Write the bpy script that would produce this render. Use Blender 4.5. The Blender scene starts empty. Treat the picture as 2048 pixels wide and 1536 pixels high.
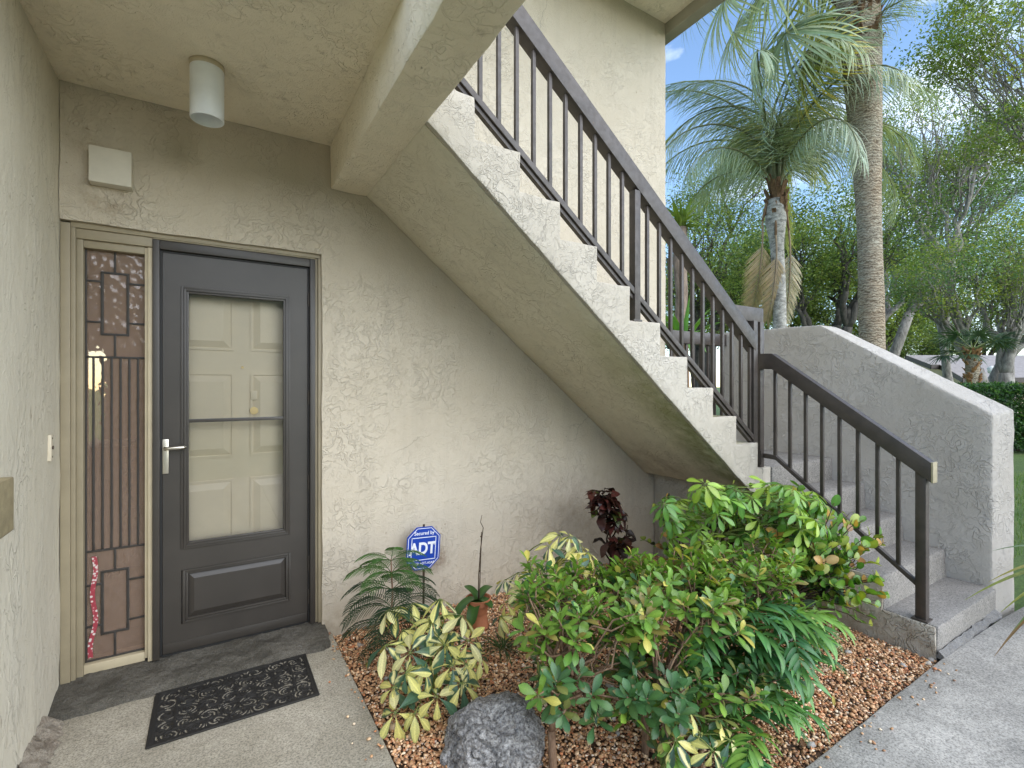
import bpy, bmesh, math, random
import numpy as np
from mathutils import Vector, Matrix, noise as mnoise

R = math.radians
rng = np.random.default_rng(7)
random.seed(7)
scene = bpy.context.scene

# ------------------------------------------------------------------ camera
CAM_H = 1.4088
YAW = 0.5505
cam_data = bpy.data.cameras.new("camera")
cam_data.sensor_width = 36.0
cam_data.lens = 36.0 * 975.45 / 2048.0
cam_data.shift_y = 3.45 / 2048.0
cam_data.clip_start = 0.02
cam_data.clip_end = 2000.0
cam = bpy.data.objects.new("camera", cam_data)
scene.collection.objects.link(cam)
cam.location = (0, 0, CAM_H)
cam.rotation_euler = (math.pi / 2, 0, -YAW)
scene.camera = cam

# ------------------------------------------------------------------ sky, sun, exposure
SUN_EL, SUN_AZ = R(26), R(168)          # azimuth measured clockwise from +Y (door-wall normal side)
sun_dir = Vector((math.sin(SUN_AZ) * math.cos(SUN_EL), math.cos(SUN_AZ) * math.cos(SUN_EL), math.sin(SUN_EL)))
world = bpy.data.worlds.new("World")
scene.world = world
world.use_nodes = True
wn, wl = world.node_tree.nodes, world.node_tree.links
wn.clear()
w_out = wn.new("ShaderNodeOutputWorld")
w_bg = wn.new("ShaderNodeBackground")
w_sky = wn.new("ShaderNodeTexSky")
w_sky.sky_type = 'NISHITA'
w_sky.sun_disc = False
w_sky.sun_elevation = SUN_EL
w_sky.sun_rotation = SUN_AZ
w_sky.air_density = 1.0
w_sky.dust_density = 0.1
w_sky.ozone_density = 2.5
w_bg.inputs['Strength'].default_value = 0.095
# thin broken cloud
w_tc = wn.new("ShaderNodeTexCoord")
w_map = wn.new("ShaderNodeMapping")
w_map.inputs['Scale'].default_value = (1.5, 1.5, 3.2)
w_map.inputs['Location'].default_value = (0.35, 0.9, 0.2)
w_noise = wn.new("ShaderNodeTexNoise")
w_noise.inputs['Scale'].default_value = 1.9
w_noise.inputs['Detail'].default_value = 7
w_noise.inputs['Roughness'].default_value = 0.55
w_ramp = wn.new("ShaderNodeValToRGB")
w_ramp.color_ramp.elements[0].position = 0.53
w_ramp.color_ramp.elements[0].color = (0, 0, 0, 1)
w_ramp.color_ramp.elements[1].position = 0.74
w_ramp.color_ramp.elements[1].color = (0.92, 0.92, 0.92, 1)
w_mix = wn.new("ShaderNodeMix")
w_mix.data_type = 'RGBA'
w_mix.inputs['B'].default_value = (7.0, 7.3, 7.8, 1)
wl.new(w_tc.outputs['Generated'], w_map.inputs['Vector'])
wl.new(w_map.outputs['Vector'], w_noise.inputs['Vector'])
wl.new(w_noise.outputs['Fac'], w_ramp.inputs['Fac'])
wl.new(w_ramp.outputs['Color'], w_mix.inputs['Factor'])
wl.new(w_sky.outputs['Color'], w_mix.inputs['A'])
wl.new(w_mix.outputs['Result'], w_bg.inputs['Color'])
wl.new(w_bg.outputs['Background'], w_out.inputs['Surface'])

sun_data = bpy.data.lights.new("sun", 'SUN')
sun_data.energy = 1.6
sun_data.angle = R(95)
sun_data.color = (1.0, 0.95, 0.87)
sun = bpy.data.objects.new("sun", sun_data)
scene.collection.objects.link(sun)
sun.rotation_euler = sun_dir.to_track_quat('Z', 'Y').to_euler()
sun.location = (0, -10, 20)

scene.view_settings.view_transform = 'Standard'
scene.view_settings.look = 'None'
scene.view_settings.gamma = 1.0
scene.view_settings.exposure = 1.9
scene.cycles.use_denoising = True
scene.cycles.max_bounces = 10
scene.cycles.diffuse_bounces = 9
scene.cycles.transparent_max_bounces = 16
scene.cycles.transmission_bounces = 8
scene.cycles.caustics_reflective = False
scene.cycles.caustics_refractive = False

# ------------------------------------------------------------------ helpers
COL = scene.collection

def tag(o, label=None, cat=None, group=None, kind=None):
    if label: o["label"] = label
    if cat: o["category"] = cat
    if group: o["group"] = group
    if kind: o["kind"] = kind
    return o

def empty(name, loc=(0, 0, 0), label=None, cat=None, group=None):
    o = bpy.data.objects.new(name, None)
    o.empty_display_size = 0.1
    COL.objects.link(o)
    o.location = loc
    tag(o, label, cat, group)
    return o

def link(name, mesh, parent=None, mat=None, keep_world=True):
    o = bpy.data.objects.new(name, mesh)
    COL.objects.link(o)
    if mat is not None and not mesh.materials:
        mesh.materials.append(mat)
    if parent is not None:
        o.parent = parent
        if keep_world:
            base = Matrix.Identity(4)
            p = parent
            chain = []
            while p is not None:
                chain.append(p); p = p.parent
            for p in reversed(chain):
                base = base @ p.matrix_parent_inverse @ p.matrix_basis
            o.matrix_parent_inverse = base.inverted()
    return o

class MB:
    """collects geometry (world coordinates) for one mesh object"""
    def __init__(s):
        s.v, s.f = [], []
    def add(s, verts, faces):
        o = len(s.v)
        s.v += [tuple(p) for p in verts]
        s.f += [tuple(i + o for i in f) for f in faces]
        return s
    def box(s, x0, x1, y0, y1, z0, z1):
        return s.add([(x0, y0, z0), (x1, y0, z0), (x1, y1, z0), (x0, y1, z0), (x0, y0, z1), (x1, y0, z1), (x1, y1, z1), (x0, y1, z1)],
                     [(0, 3, 2, 1), (4, 5, 6, 7), (0, 1, 5, 4), (1, 2, 6, 5), (2, 3, 7, 6), (3, 0, 4, 7)])
    def prism(s, poly, axis, a, b):
        """poly: list of 2-D points; axis 'x': (y,z), 'y': (x,z), 'z': (x,y)"""
        def P(p, h):
            if axis == 'y': return (p[0], h, p[1])
            if axis == 'x': return (h, p[0], p[1])
            return (p[0], p[1], h)
        n = len(poly)
        vs = [P(p, a) for p in poly] + [P(p, b) for p in poly]
        fs = [tuple(range(n)), tuple(range(2 * n - 1, n - 1, -1))]
        for i in range(n):
            j = (i + 1) % n
            fs.append((i, i + n, j + n, j))
        return s.add(vs, fs)
    def bar(s, p, q, w, h, up=(0, 0, 1)):
        """rectangular bar from p to q; w across, h along 'up'"""
        p, q = Vector(p), Vector(q)
        d = (q - p).normalized()
        u = Vector(up)
        side = d.cross(u)
        if side.length < 1e-4: side = d.cross(Vector((0, 1, 0)))
        side.normalize()
        u = side.cross(d).normalized()
        vs = []
        for c in (p, q):
            for a, b in ((-1, -1), (1, -1), (1, 1), (-1, 1)):
                vs.append(c + side * (a * w / 2) + u * (b * h / 2))
        return s.add(vs, [(3, 2, 1, 0), (4, 5, 6, 7), (0, 1, 5, 4), (1, 2, 6, 5), (2, 3, 7, 6), (3, 0, 4, 7)])
    def tube(s, pts, radii, n=8, cap=True):
        pts = [Vector(p) for p in pts]
        if not hasattr(radii, '__len__'): radii = [radii] * len(pts)
        o = len(s.v)
        t = (pts[1] - pts[0]).normalized()
        ref = Vector((0, 0, 1)) if abs(t.z) < 0.9 else Vector((1, 0, 0))
        nrm = t.cross(ref).normalized()
        for i, p in enumerate(pts):
            if i == 0: t = pts[1] - pts[0]
            elif i == len(pts) - 1: t = pts[-1] - pts[-2]
            else: t = pts[i + 1] - pts[i - 1]
            t.normalize()
            nrm = (nrm - t * nrm.dot(t))
            if nrm.length < 1e-5: nrm = t.orthogonal()
            nrm.normalize()
            b = t.cross(nrm)
            for k in range(n):
                a = 2 * math.pi * k / n
                s.v.append(tuple(p + (nrm * math.cos(a) + b * math.sin(a)) * radii[i]))
        for i in range(len(pts) - 1):
            for k in range(n):
                k2 = (k + 1) % n
                s.f.append((o + i * n + k, o + i * n + k2, o + (i + 1) * n + k2, o + (i + 1) * n + k))
        if cap:
            s.f.append(tuple(o + k for k in range(n - 1, -1, -1)))
            e = o + (len(pts) - 1) * n
            s.f.append(tuple(e + k for k in range(n)))
        return s
    def lathe(s, cx, cy, prof, n=32, close=False):
        """prof: list of (r,z)"""
        o = len(s.v)
        for r, z in prof:
            for k in range(n):
                a = 2 * math.pi * k / n
                s.v.append((cx + r * math.cos(a), cy + r * math.sin(a), z))
        m = len(prof)
        for i in range(m if close else m - 1):
            for k in range(n):
                k2 = (k + 1) % n
                i2 = (i + 1) % m
                s.f.append((o + i * n + k, o + i * n + k2, o + i2 * n + k2, o + i2 * n + k))
        return s
    def mesh(s, name, smooth=False):
        me = bpy.data.meshes.new(name)
        me.from_pydata(s.v, [], s.f)
        me.validate()
        if smooth:
            me.polygons.foreach_set('use_smooth', [True] * len(me.polygons))
        me.update()
        return me
    def build(s, name, mat, parent=None, smooth=False, bevel=0.0):
        me = s.mesh(name, smooth)
        if bevel > 0:
            bm = bmesh.new(); bm.from_mesh(me)
            bmesh.ops.remove_doubles(bm, verts=bm.verts, dist=1e-5)
            bmesh.ops.recalc_face_normals(bm, faces=bm.faces)
            ed = [e for e in bm.edges if len(e.link_faces) == 2 and e.calc_face_angle(0) > 0.5]
            bmesh.ops.bevel(bm, geom=ed, offset=bevel, segments=2, affect='EDGES', profile=0.6)
            for f in bm.faces: f.smooth = True
            bm.to_mesh(me); bm.free()
            shade_auto(me)
        return link(name, me, parent, mat)

def shade_auto(me, ang=40):
    bm = bmesh.new(); bm.from_mesh(me)
    for e in bm.edges:
        if len(e.link_faces) == 2:
            e.smooth = e.calc_face_angle(0) < R(ang)
    for f in bm.faces: f.smooth = True
    bm.to_mesh(me); bm.free()

def rough_mesh(mb, name, step=0.06, amp=0.004, freq=7.0, bevel=0.008, seed=0.0):
    """cut a solid on a grid and wobble it: hand-trowelled stucco / cast concrete with uneven edges"""
    me = mb.mesh(name)
    bm = bmesh.new(); bm.from_mesh(me)
    bmesh.ops.recalc_face_normals(bm, faces=bm.faces)
    if bevel > 0:
        ed = [e for e in bm.edges if len(e.link_faces) == 2 and e.calc_face_angle(0) > 0.3]
        bmesh.ops.bevel(bm, geom=ed, offset=bevel, segments=2, affect='EDGES', profile=0.5)
    co = np.array([v.co[:] for v in bm.verts])
    lo, hi = co.min(0), co.max(0)
    for ax in range(3):
        n = int((hi[ax] - lo[ax]) / step)
        for i in range(1, n + 1):
            c = [0, 0, 0]; c[ax] = lo[ax] + (hi[ax] - lo[ax]) * i / (n + 1)
            nr = [0, 0, 0]; nr[ax] = 1
            bmesh.ops.bisect_plane(bm, geom=bm.verts[:] + bm.edges[:] + bm.faces[:], plane_co=c, plane_no=nr, dist=1e-5)
    for v in bm.verts:
        p = v.co * freq + Vector((seed, seed * 1.7, seed * 0.3))
        d = mnoise.noise_vector(p) * amp + mnoise.noise_vector(p * 3.1) * (amp * 0.45)
        v.co += d
    bm.to_mesh(me); bm.free()
    shade_auto(me, 38)
    return me

def rough(mb, name, mat, parent=None, **k):
    return link(name, rough_mesh(mb, name, **k), parent, mat)

# ---- materials
MATS = {}
class NT:
    def __init__(s, name):
        s.m = bpy.data.materials.new(name)
        s.m.use_nodes = True
        s.n, s.l = s.m.node_tree.nodes, s.m.node_tree.links
        s.b = s.n['Principled BSDF']
        MATS[name] = s.m
    def new(s, t, **k):
        nd = s.n.new(t)
        for a, b in k.items(): setattr(nd, a, b)
        return nd
    def co(s, scale=(1, 1, 1), kind='Object', loc=(0, 0, 0)):
        tc = s.new('ShaderNodeTexCoord')
        mp = s.new('ShaderNodeMapping')
        mp.inputs['Scale'].default_value = scale
        mp.inputs['Location'].default_value = loc
        s.l.new(tc.outputs[kind], mp.inputs['Vector'])
        return mp.outputs['Vector']
    def noise(s, vec, scale, detail=4, rough=0.55, dist=0.0):
        nd = s.new('ShaderNodeTexNoise')
        nd.inputs['Scale'].default_value = scale
        nd.inputs['Detail'].default_value = detail
        nd.inputs['Roughness'].default_value = rough
        nd.inputs['Distortion'].default_value = dist
        s.l.new(vec, nd.inputs['Vector'])
        return nd
    def ramp(s, fac, stops):
        nd = s.new('ShaderNodeValToRGB')
        el = nd.color_ramp.elements
        while len(el) > len(stops): el.remove(el[-1])
        while len(el) < len(stops): el.new(0.5)
        for e, (p, c) in zip(el, stops):
            e.position = p
            e.color = (c, c, c, 1) if not hasattr(c, '__len__') else (*c, 1)
        s.l.new(fac, nd.inputs['Fac'])
        return nd.outputs['Color']
    def mix(s, fac, a, b, mode='MIX'):
        nd = s.new('ShaderNodeMix', data_type='RGBA', blend_type=mode)
        for key, v in (('Factor', fac), ('A', a), ('B', b)):
            if isinstance(v, (int, float)): nd.inputs[key].default_value = v
            elif isinstance(v, tuple): nd.inputs[key].default_value = (*v, 1)
            else: s.l.new(v, nd.inputs[key])
        return nd.outputs['Result']
    def math(s, op, a, b=None, clamp=False):
        nd = s.new('ShaderNodeMath', operation=op, use_clamp=clamp)
        for i, v in enumerate((a, b)):
            if v is None: continue
            if isinstance(v, (int, float)): nd.inputs[i].default_value = v
            else: s.l.new(v, nd.inputs[i])
        return nd.outputs[0]
    def bump(s, h, dist=0.004, strength=1.0, prev=None):
        nd = s.new('ShaderNodeBump')
        nd.inputs['Distance'].default_value = dist
        nd.inputs['Strength'].default_value = strength
        s.l.new(h, nd.inputs['Height'])
        if prev is not None: s.l.new(prev, nd.inputs['Normal'])
        return nd.outputs['Normal']
    def set(s, col=None, rough=None, normal=None, metal=None, spec=None):
        for key, v in (('Base Color', col), ('Roughness', rough), ('Normal', normal), ('Metallic', metal), ('Specular IOR Level', spec)):
            if v is None: continue
            if isinstance(v, (int, float)): s.b.inputs[key].default_value = v
            elif isinstance(v, tuple): s.b.inputs[key].default_value = (*v, 1)
            else: s.l.new(v, s.b.inputs[key])
        return s.m

def stucco(name, base, scale=13.0, ridge=1.0, dirt=(0.33, 0.27, 0.19), dirt_amt=0.25, extra=None, seed=0.0, fine=0.5, aniso=(1, 1, 1)):
    """skip-trowel stucco: short broken ridges over a finely sanded ground"""
    t = NT(name)
    v = t.co(scale=aniso, loc=(seed, seed * 2, seed * 3))
    wob = t.noise(v, 5.0, 3, 0.6)
    vm = t.new('ShaderNodeVectorMath', operation='MULTIPLY_ADD')
    t.l.new(wob.outputs['Color'], vm.inputs[0]); vm.inputs[1].default_value = (0.10, 0.10, 0.10)
    t.l.new(v, vm.inputs[2])
    wob2 = t.noise(vm.outputs[0], 26.0, 2, 0.6)
    vm2 = t.new('ShaderNodeVectorMath', operation='MULTIPLY_ADD')
    t.l.new(wob2.outputs['Color'], vm2.inputs[0]); vm2.inputs[1].default_value = (0.035, 0.035, 0.035)
    t.l.new(vm.outputs[0], vm2.inputs[2])
    # short torn ridges: iso-lines of a warped noise, broken up by a second one
    n1 = t.noise(vm2.outputs[0], scale, 1.5, 0.5)
    line1 = t.ramp(n1.outputs['Fac'], [(0.460, 0.0), (0.478, 1.0), (0.487, 0.2), (0.54, 0.0)])
    line2 = t.ramp(n1.outputs['Fac'], [(0.555, 0.0), (0.575, 1.0), (0.582, 0.25), (0.65, 0.0)])
    n2 = t.noise(v, scale * 0.62, 2.0, 0.55)
    brk = t.ramp(n2.outputs['Fac'], [(0.40, 0.0), (0.50, 1.0)])
    h = t.math('MULTIPLY', t.math('MAXIMUM', line1, line2), brk)
    n3 = t.noise(vm2.outputs[0], scale * 2.6, 2.0, 0.5)
    nick = t.math('MULTIPLY', t.ramp(n3.outputs['Fac'], [(0.54, 0.0), (0.565, 1.0), (0.60, 0.2), (0.66, 0.0)]), 0.5)
    h = t.math('MAXIMUM', h, nick)
    patch = t.ramp(t.noise(v, 2.6, 2).outputs['Fac'], [(0.36, 0.30), (0.58, 1.0)])
    h = t.math('MULTIPLY', h, patch)
    fn = t.noise(v, 210.0, 3, 0.65)
    md = t.noise(v, 30.0, 3, 0.6)
    h = t.math('ADD', h, t.math('ADD', t.math('MULTIPLY', fn.outputs['Fac'], fine), t.math('MULTIPLY', md.outputs['Fac'], 0.8)))
    nrm = t.bump(h, 0.0092 * ridge, 1.0)
    big = t.noise(v, 1.3, 4, 0.6)
    tone = t.ramp(big.outputs['Fac'], [(0.3, (0.90, 0.88, 0.84)), (0.7, (1.05, 1.05, 1.05))])
    c = t.mix(1.0, tuple(base), tone, 'MULTIPLY')
    spot = t.ramp(t.noise(v, 9.0, 4, 0.7).outputs['Fac'], [(0.62, 0.0), (0.75, 1.0)])
    c = t.mix(t.math('MULTIPLY', spot, dirt_amt), c, tuple(dirt))
    speck = t.ramp(t.noise(v, 38.0, 2, 0.5).outputs['Fac'], [(0.72, 0.0), (0.76, 1.0)])
    spm = t.ramp(t.noise(v, 1.1, 2, 0.5).outputs['Fac'], [(0.5, 0.0), (0.62, 1.0)])
    c = t.mix(t.math('MULTIPLY', t.math('MULTIPLY', speck, spm), 0.55), c, (0.16, 0.10, 0.05))
    # faint run-off streaks and a few hairline cracks
    stv = t.co(scale=(7, 7, 0.45), loc=(seed, 0, seed))
    strk = t.ramp(t.noise(stv, 1.6, 4, 0.65).outputs['Fac'], [(0.50, 0.0), (0.72, 1.0)])
    c = t.mix(t.math('MULTIPLY', strk, 0.20), c, tuple(0.62 * b for b in base))
    vo = t.new('ShaderNodeTexVoronoi', feature='DISTANCE_TO_EDGE'); vo.inputs['Scale'].default_value = 1.1
    t.l.new(vm2.outputs[0], vo.inputs['Vector'])
    crk = t.ramp(vo.outputs['Distance'], [(0.0, 1.0), (0.004, 0.0)])
    ckm = t.ramp(t.noise(v, 0.9, 2, 0.5).outputs['Fac'], [(0.52, 0.0), (0.60, 1.0)])
    c = t.mix(t.math('MULTIPLY', t.math('MULTIPLY', crk, ckm), 0.5), c, tuple(0.35 * b for b in base))
    if extra: c = extra(t, v, c)
    return t.set(col=c, rough=0.88, normal=nrm, spec=0.25)

def blob(t, centre, radii, vec_kind='Object', soft=(0.35, 1.0)):
    """soft mask (1 in the middle) round a world position"""
    tc = t.new('ShaderNodeTexCoord')
    sub = t.new('ShaderNodeVectorMath', operation='SUBTRACT')
    t.l.new(tc.outputs[vec_kind], sub.inputs[0]); sub.inputs[1].default_value = centre
    mul = t.new('ShaderNodeVectorMath', operation='MULTIPLY')
    t.l.new(sub.outputs[0], mul.inputs[0]); mul.inputs[1].default_value = tuple(1.0 / r for r in radii)
    ln = t.new('ShaderNodeVectorMath', operation='LENGTH')
    t.l.new(mul.outputs[0], ln.inputs[0])
    mr = t.new('ShaderNodeMapRange')
    t.l.new(ln.outputs['Value'], mr.inputs['Value'])
    mr.inputs['From Min'].default_value = soft[0]; mr.inputs['From Max'].default_value = soft[1]
    mr.inputs['To Min'].default_value = 1.0; mr.inputs['To Max'].default_value = 0.0
    return mr.outputs['Result']

WALLC = (0.545, 0.488, 0.395)
def wall_stains(t, v, c):
    # soot and rust round the vent box, mildew by the sign
    n = t.ramp(t.noise(v, 16.0, 6, 0.75).outputs['Fac'], [(0.38, 0.0), (0.62, 1.0)])
    for cen, rad, col, amt in (((-0.43, 2.926, 2.28), (0.16, 0.3, 0.13), (0.24, 0.17, 0.10), 0.5),
                               ((-0.50, 2.926, 2.55), (0.10, 0.3, 0.13), (0.26, 0.19, 0.12), 0.4),
                               ((1.22, 2.926, 0.30), (0.10, 0.3, 0.10), (0.16, 0.09, 0.05), 0.7),
                               ((2.45, 2.926, 0.35), (0.75, 0.3, 0.55), (0.30, 0.22, 0.15), 0.35),
                               ((0.55, 2.926, 0.02), (0.5, 0.3, 0.16), (0.26, 0.19, 0.12), 0.4)):
        m = t.math('MULTIPLY', blob(t, cen, rad), n)
        c = t.mix(t.math('MULTIPLY', m, amt), c, col)
    return c
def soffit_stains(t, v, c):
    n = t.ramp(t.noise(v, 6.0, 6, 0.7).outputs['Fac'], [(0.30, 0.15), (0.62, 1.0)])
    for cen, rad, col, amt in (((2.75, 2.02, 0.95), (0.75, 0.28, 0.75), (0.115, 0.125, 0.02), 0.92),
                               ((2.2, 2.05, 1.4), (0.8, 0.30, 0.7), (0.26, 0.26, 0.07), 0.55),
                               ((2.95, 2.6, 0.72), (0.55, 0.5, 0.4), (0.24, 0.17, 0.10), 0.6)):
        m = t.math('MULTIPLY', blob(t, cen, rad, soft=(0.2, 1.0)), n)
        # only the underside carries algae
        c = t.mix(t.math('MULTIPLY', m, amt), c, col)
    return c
def side_stains(t, v, c):
    n = t.ramp(t.noise(v, 11.0, 6, 0.7).outputs['Fac'], [(0.40, 0.0), (0.62, 1.0)])
    m = t.math('MULTIPLY', blob(t, (3.2, 1.3, 0.0), (0.4, 0.9, 0.42)), n)
    return t.mix(t.math('MULTIPLY', m, 0.55), c, (0.25, 0.18, 0.11))

M_WALL = stucco('wall_stucco', WALLC, 14.0, 0.42, extra=wall_stains)
M_LEFT = stucco('side_wall_stucco', (0.68, 0.635, 0.53), 15.0, 0.5, seed=3.1, aniso=(1, 1, 0.35), dirt_amt=0.12)
M_CEIL = stucco('ceiling_stucco', (0.83, 0.755, 0.60), 11.0, 0.5, seed=5.7, dirt_amt=0.5)
M_SOFFIT = stucco('soffit_stucco', (0.72, 0.67, 0.54), 11.0, 0.45, seed=8.2, extra=soffit_stains)
M_STRING = stucco('stringer_stucco', (0.505, 0.468, 0.405), 16.0, 0.55, seed=1.3)
M_PARAPET = stucco('parapet_stucco', (0.52, 0.49, 0.45), 11.0, 0.65, seed=2.2, dirt_amt=0.08)
M_SIDE = stucco('step_side_stucco', (0.52, 0.48, 0.41), 10.0, 1.2, seed=4.4, extra=side_stains, dirt_amt=0.4)

def simple(name, col, rough=0.5, metal=0.0, nscale=0, namt=0.0, bump=0.0, bscale=60, spec=0.5):
    t = NT(name)
    c = tuple(col)
    v = t.co()
    if namt:
        tone = t.ramp(t.noise(v, nscale, 4, 0.6).outputs['Fac'], [(0.3, 1 - namt), (0.7, 1 + namt)])
        c = t.mix(1.0, c, tone, 'MULTIPLY')
    n = None
    if bump: n = t.bump(t.noise(v, bscale, 4, 0.6).outputs['Fac'], bump, 1.0)
    return t.set(col=c, rough=rough, metal=metal, normal=n, spec=spec)

def rail_paint():
    t = NT('bronze_rail_paint')
    v = t.co()
    c = t.mix(1.0, (0.050, 0.040, 0.034), t.ramp(t.noise(v, 12, 4, 0.6).outputs['Fac'], [(0.3, 0.75), (0.7, 1.3)]), 'MULTIPLY')
    rust = t.ramp(t.noise(v, 26, 5, 0.7).outputs['Fac'], [(0.66, 0.0), (0.74, 1.0)])
    c = t.mix(t.math('MULTIPLY', rust, 0.6), c, (0.13, 0.06, 0.03))
    r = t.ramp(t.noise(v, 40, 3, 0.6).outputs['Fac'], [(0.3, 0.34), (0.7, 0.58)])
    return t.set(col=c, rough=r, normal=t.bump(t.noise(v, 120, 3, 0.6).outputs['Fac'], 0.0006, 1.0))
M_RAIL = rail_paint()
M_DOOR = simple('charcoal_door_paint', (0.042, 0.036, 0.030), 0.42, 0.0, 6, 0.12, 0.0003, 200)
M_SEAL = simple('black_weather_strip', (0.012, 0.012, 0.012), 0.6)
M_TAN = simple('tan_frame_paint', (0.28, 0.235, 0.155), 0.5, 0, 8, 0.10, 0.0006, 40)
M_TANLIGHT = simple('tan_mullion_paint', (0.47, 0.40, 0.27), 0.5, 0, 8, 0.10, 0.0006, 40)
M_CREAM = simple('cream_door_paint', (0.72, 0.625, 0.46), 0.45, 0, 5, 0.05)
M_BRASS = simple('aged_brass', (0.55, 0.42, 0.22), 0.35, 0.9)
M_NICKEL = simple('satin_nickel', (0.62, 0.58, 0.50), 0.33, 1.0)
M_WHITE = simple('white_enamel', (0.74, 0.76, 0.76), 0.4, 0, 10, 0.06, 0.0004, 30)
M_VENT = simple('painted_vent_cover', (0.60, 0.56, 0.47), 0.6, 0, 12, 0.06, 0.0008, 50)
M_BELL = simple('ivory_plastic', (0.62, 0.55, 0.42), 0.4)
M_DARK = simple('dark_button', (0.06, 0.04, 0.025), 0.5)
M_LEAD = simple('dark_leading', (0.030, 0.026, 0.022), 0.6, 0, 90, 0.3, 0.001, 90)
M_INT = simple('interior_paint', (0.62, 0.47, 0.36), 0.8)
M_INTFLOOR = simple('interior_floor', (0.13, 0.07, 0.045), 0.5)
M_BOX = simple('tan_textured_metal', (0.30, 0.245, 0.14), 0.6, 0, 30, 0.2, 0.0012, 160)
M_TERRA = simple('terracotta', (0.42, 0.155, 0.075), 0.85, 0, 14, 0.2, 0.001, 60)
M_SIGN = simple('sign_blue', (0.012, 0.055, 0.36), 0.35)
M_SIGNW = simple('sign_white', (0.78, 0.80, 0.84), 0.4)
M_RUBBER = simple('black_rubber', (0.017, 0.016, 0.015), 0.55, 0, 30, 0.2)
M_FASCIA = simple('roof_fascia', (0.33, 0.305, 0.25), 0.7, 0, 5, 0.12, 0.001, 20)

def concrete(name, base, dark, seed=0.0, amt=0.6, scale=1.0, bump=0.0012):
    t = NT(name)
    v = t.co(loc=(seed, seed, 0))
    a = t.ramp(t.noise(v, 1.6 * scale, 8, 0.72).outputs['Fac'], [(0.36, 0.0), (0.60, 1.0)])
    b = t.ramp(t.noise(v, 4.5 * scale, 8, 0.78, 0.6).outputs['Fac'], [(0.42, 0.0), (0.64, 1.0)])
    sp = t.ramp(t.noise(v, 120 * scale, 3, 0.8).outputs['Fac'], [(0.36, 0.50), (0.56, 1.10)])
    sp2 = t.ramp(t.noise(v, 42 * scale, 5, 0.8).outputs['Fac'], [(0.32, 0.80), (0.62, 1.06)])
    c = t.mix(t.math('MULTIPLY', a, amt), tuple(base), tuple(dark))
    c = t.mix(t.math('MULTIPLY', b, amt * 0.55), c, tuple(x * 0.75 for x in dark))
    c = t.mix(1.0, c, sp, 'MULTIPLY'); c = t.mix(1.0, c, sp2, 'MULTIPLY')
    pit = t.ramp(t.noise(v, 55 * scale, 2, 0.6).outputs['Fac'], [(0.66, 0.0), (0.72, 1.0)])
    c = t.mix(t.math('MULTIPLY', pit, 0.55), c, tuple(0.45 * x for x in dark))
    n = t.bump(t.noise(v, 130 * scale, 5, 0.75).outputs['Fac'], bump, 1.0)
    n = t.bump(t.noise(v, 9 * scale, 3, 0.6).outputs['Fac'], bump * 3, 1.0, n)
    return t.set(col=c, rough=0.85, normal=n, spec=0.3)
M_WALK = concrete('walkway_concrete', (0.60, 0.565, 0.505), (0.30, 0.285, 0.255), 1.0, 0.8)
M_ENTRY = concrete('entry_concrete', (0.53, 0.485, 0.395), (0.29, 0.26, 0.195), 4.0, 0.65)
M_TREAD = concrete('grey_step_paint', (0.32, 0.30, 0.275), (0.25, 0.235, 0.21), 7.0, 0.45, 1.0, 0.0008)
M_SILL = concrete('dark_cement_sill', (0.23, 0.212, 0.178), (0.11, 0.10, 0.08), 2.0, 0.8, 2.2, 0.010)
M_KERB = concrete('rough_grey_mortar', (0.36, 0.35, 0.335), (0.24, 0.23, 0.22), 3.0, 0.7, 3.0, 0.006)
M_RUBBLE = concrete('crumbled_stucco', (0.60, 0.535, 0.44), (0.36, 0.29, 0.22), 5.0, 0.7, 4.0, 0.008)

def thin_glass(name, tint=(1, 1, 1), refl=1.0, bumpn=False, rough=0.0):
    """a thin pane: clear pass-through plus a Fresnel mirror"""
    t = NT(name)
    t.n.remove(t.b)
    out = t.n['Material Output']
    tr = t.new('ShaderNodeBsdfTransparent'); tr.inputs['Color'].default_value = (*tint, 1)
    gl = t.new('ShaderNodeBsdfGlossy'); gl.inputs['Roughness'].default_value = rough
    fr = t.new('ShaderNodeFresnel'); fr.inputs['IOR'].default_value = 1.62
    ms = t.new('ShaderNodeMixShader')
    f = t.math('MULTIPLY', fr.outputs[0], refl, True)
    t.l.new(f, ms.inputs[0]); t.l.new(tr.outputs[0], ms.inputs[1]); t.l.new(gl.outputs[0], ms.inputs[2])
    t.l.new(ms.outputs[0], out.inputs['Surface'])
    return t.m
M_GLASS = thin_glass('clear_storm_glass', (0.96, 0.96, 0.95), 0.9)

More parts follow.
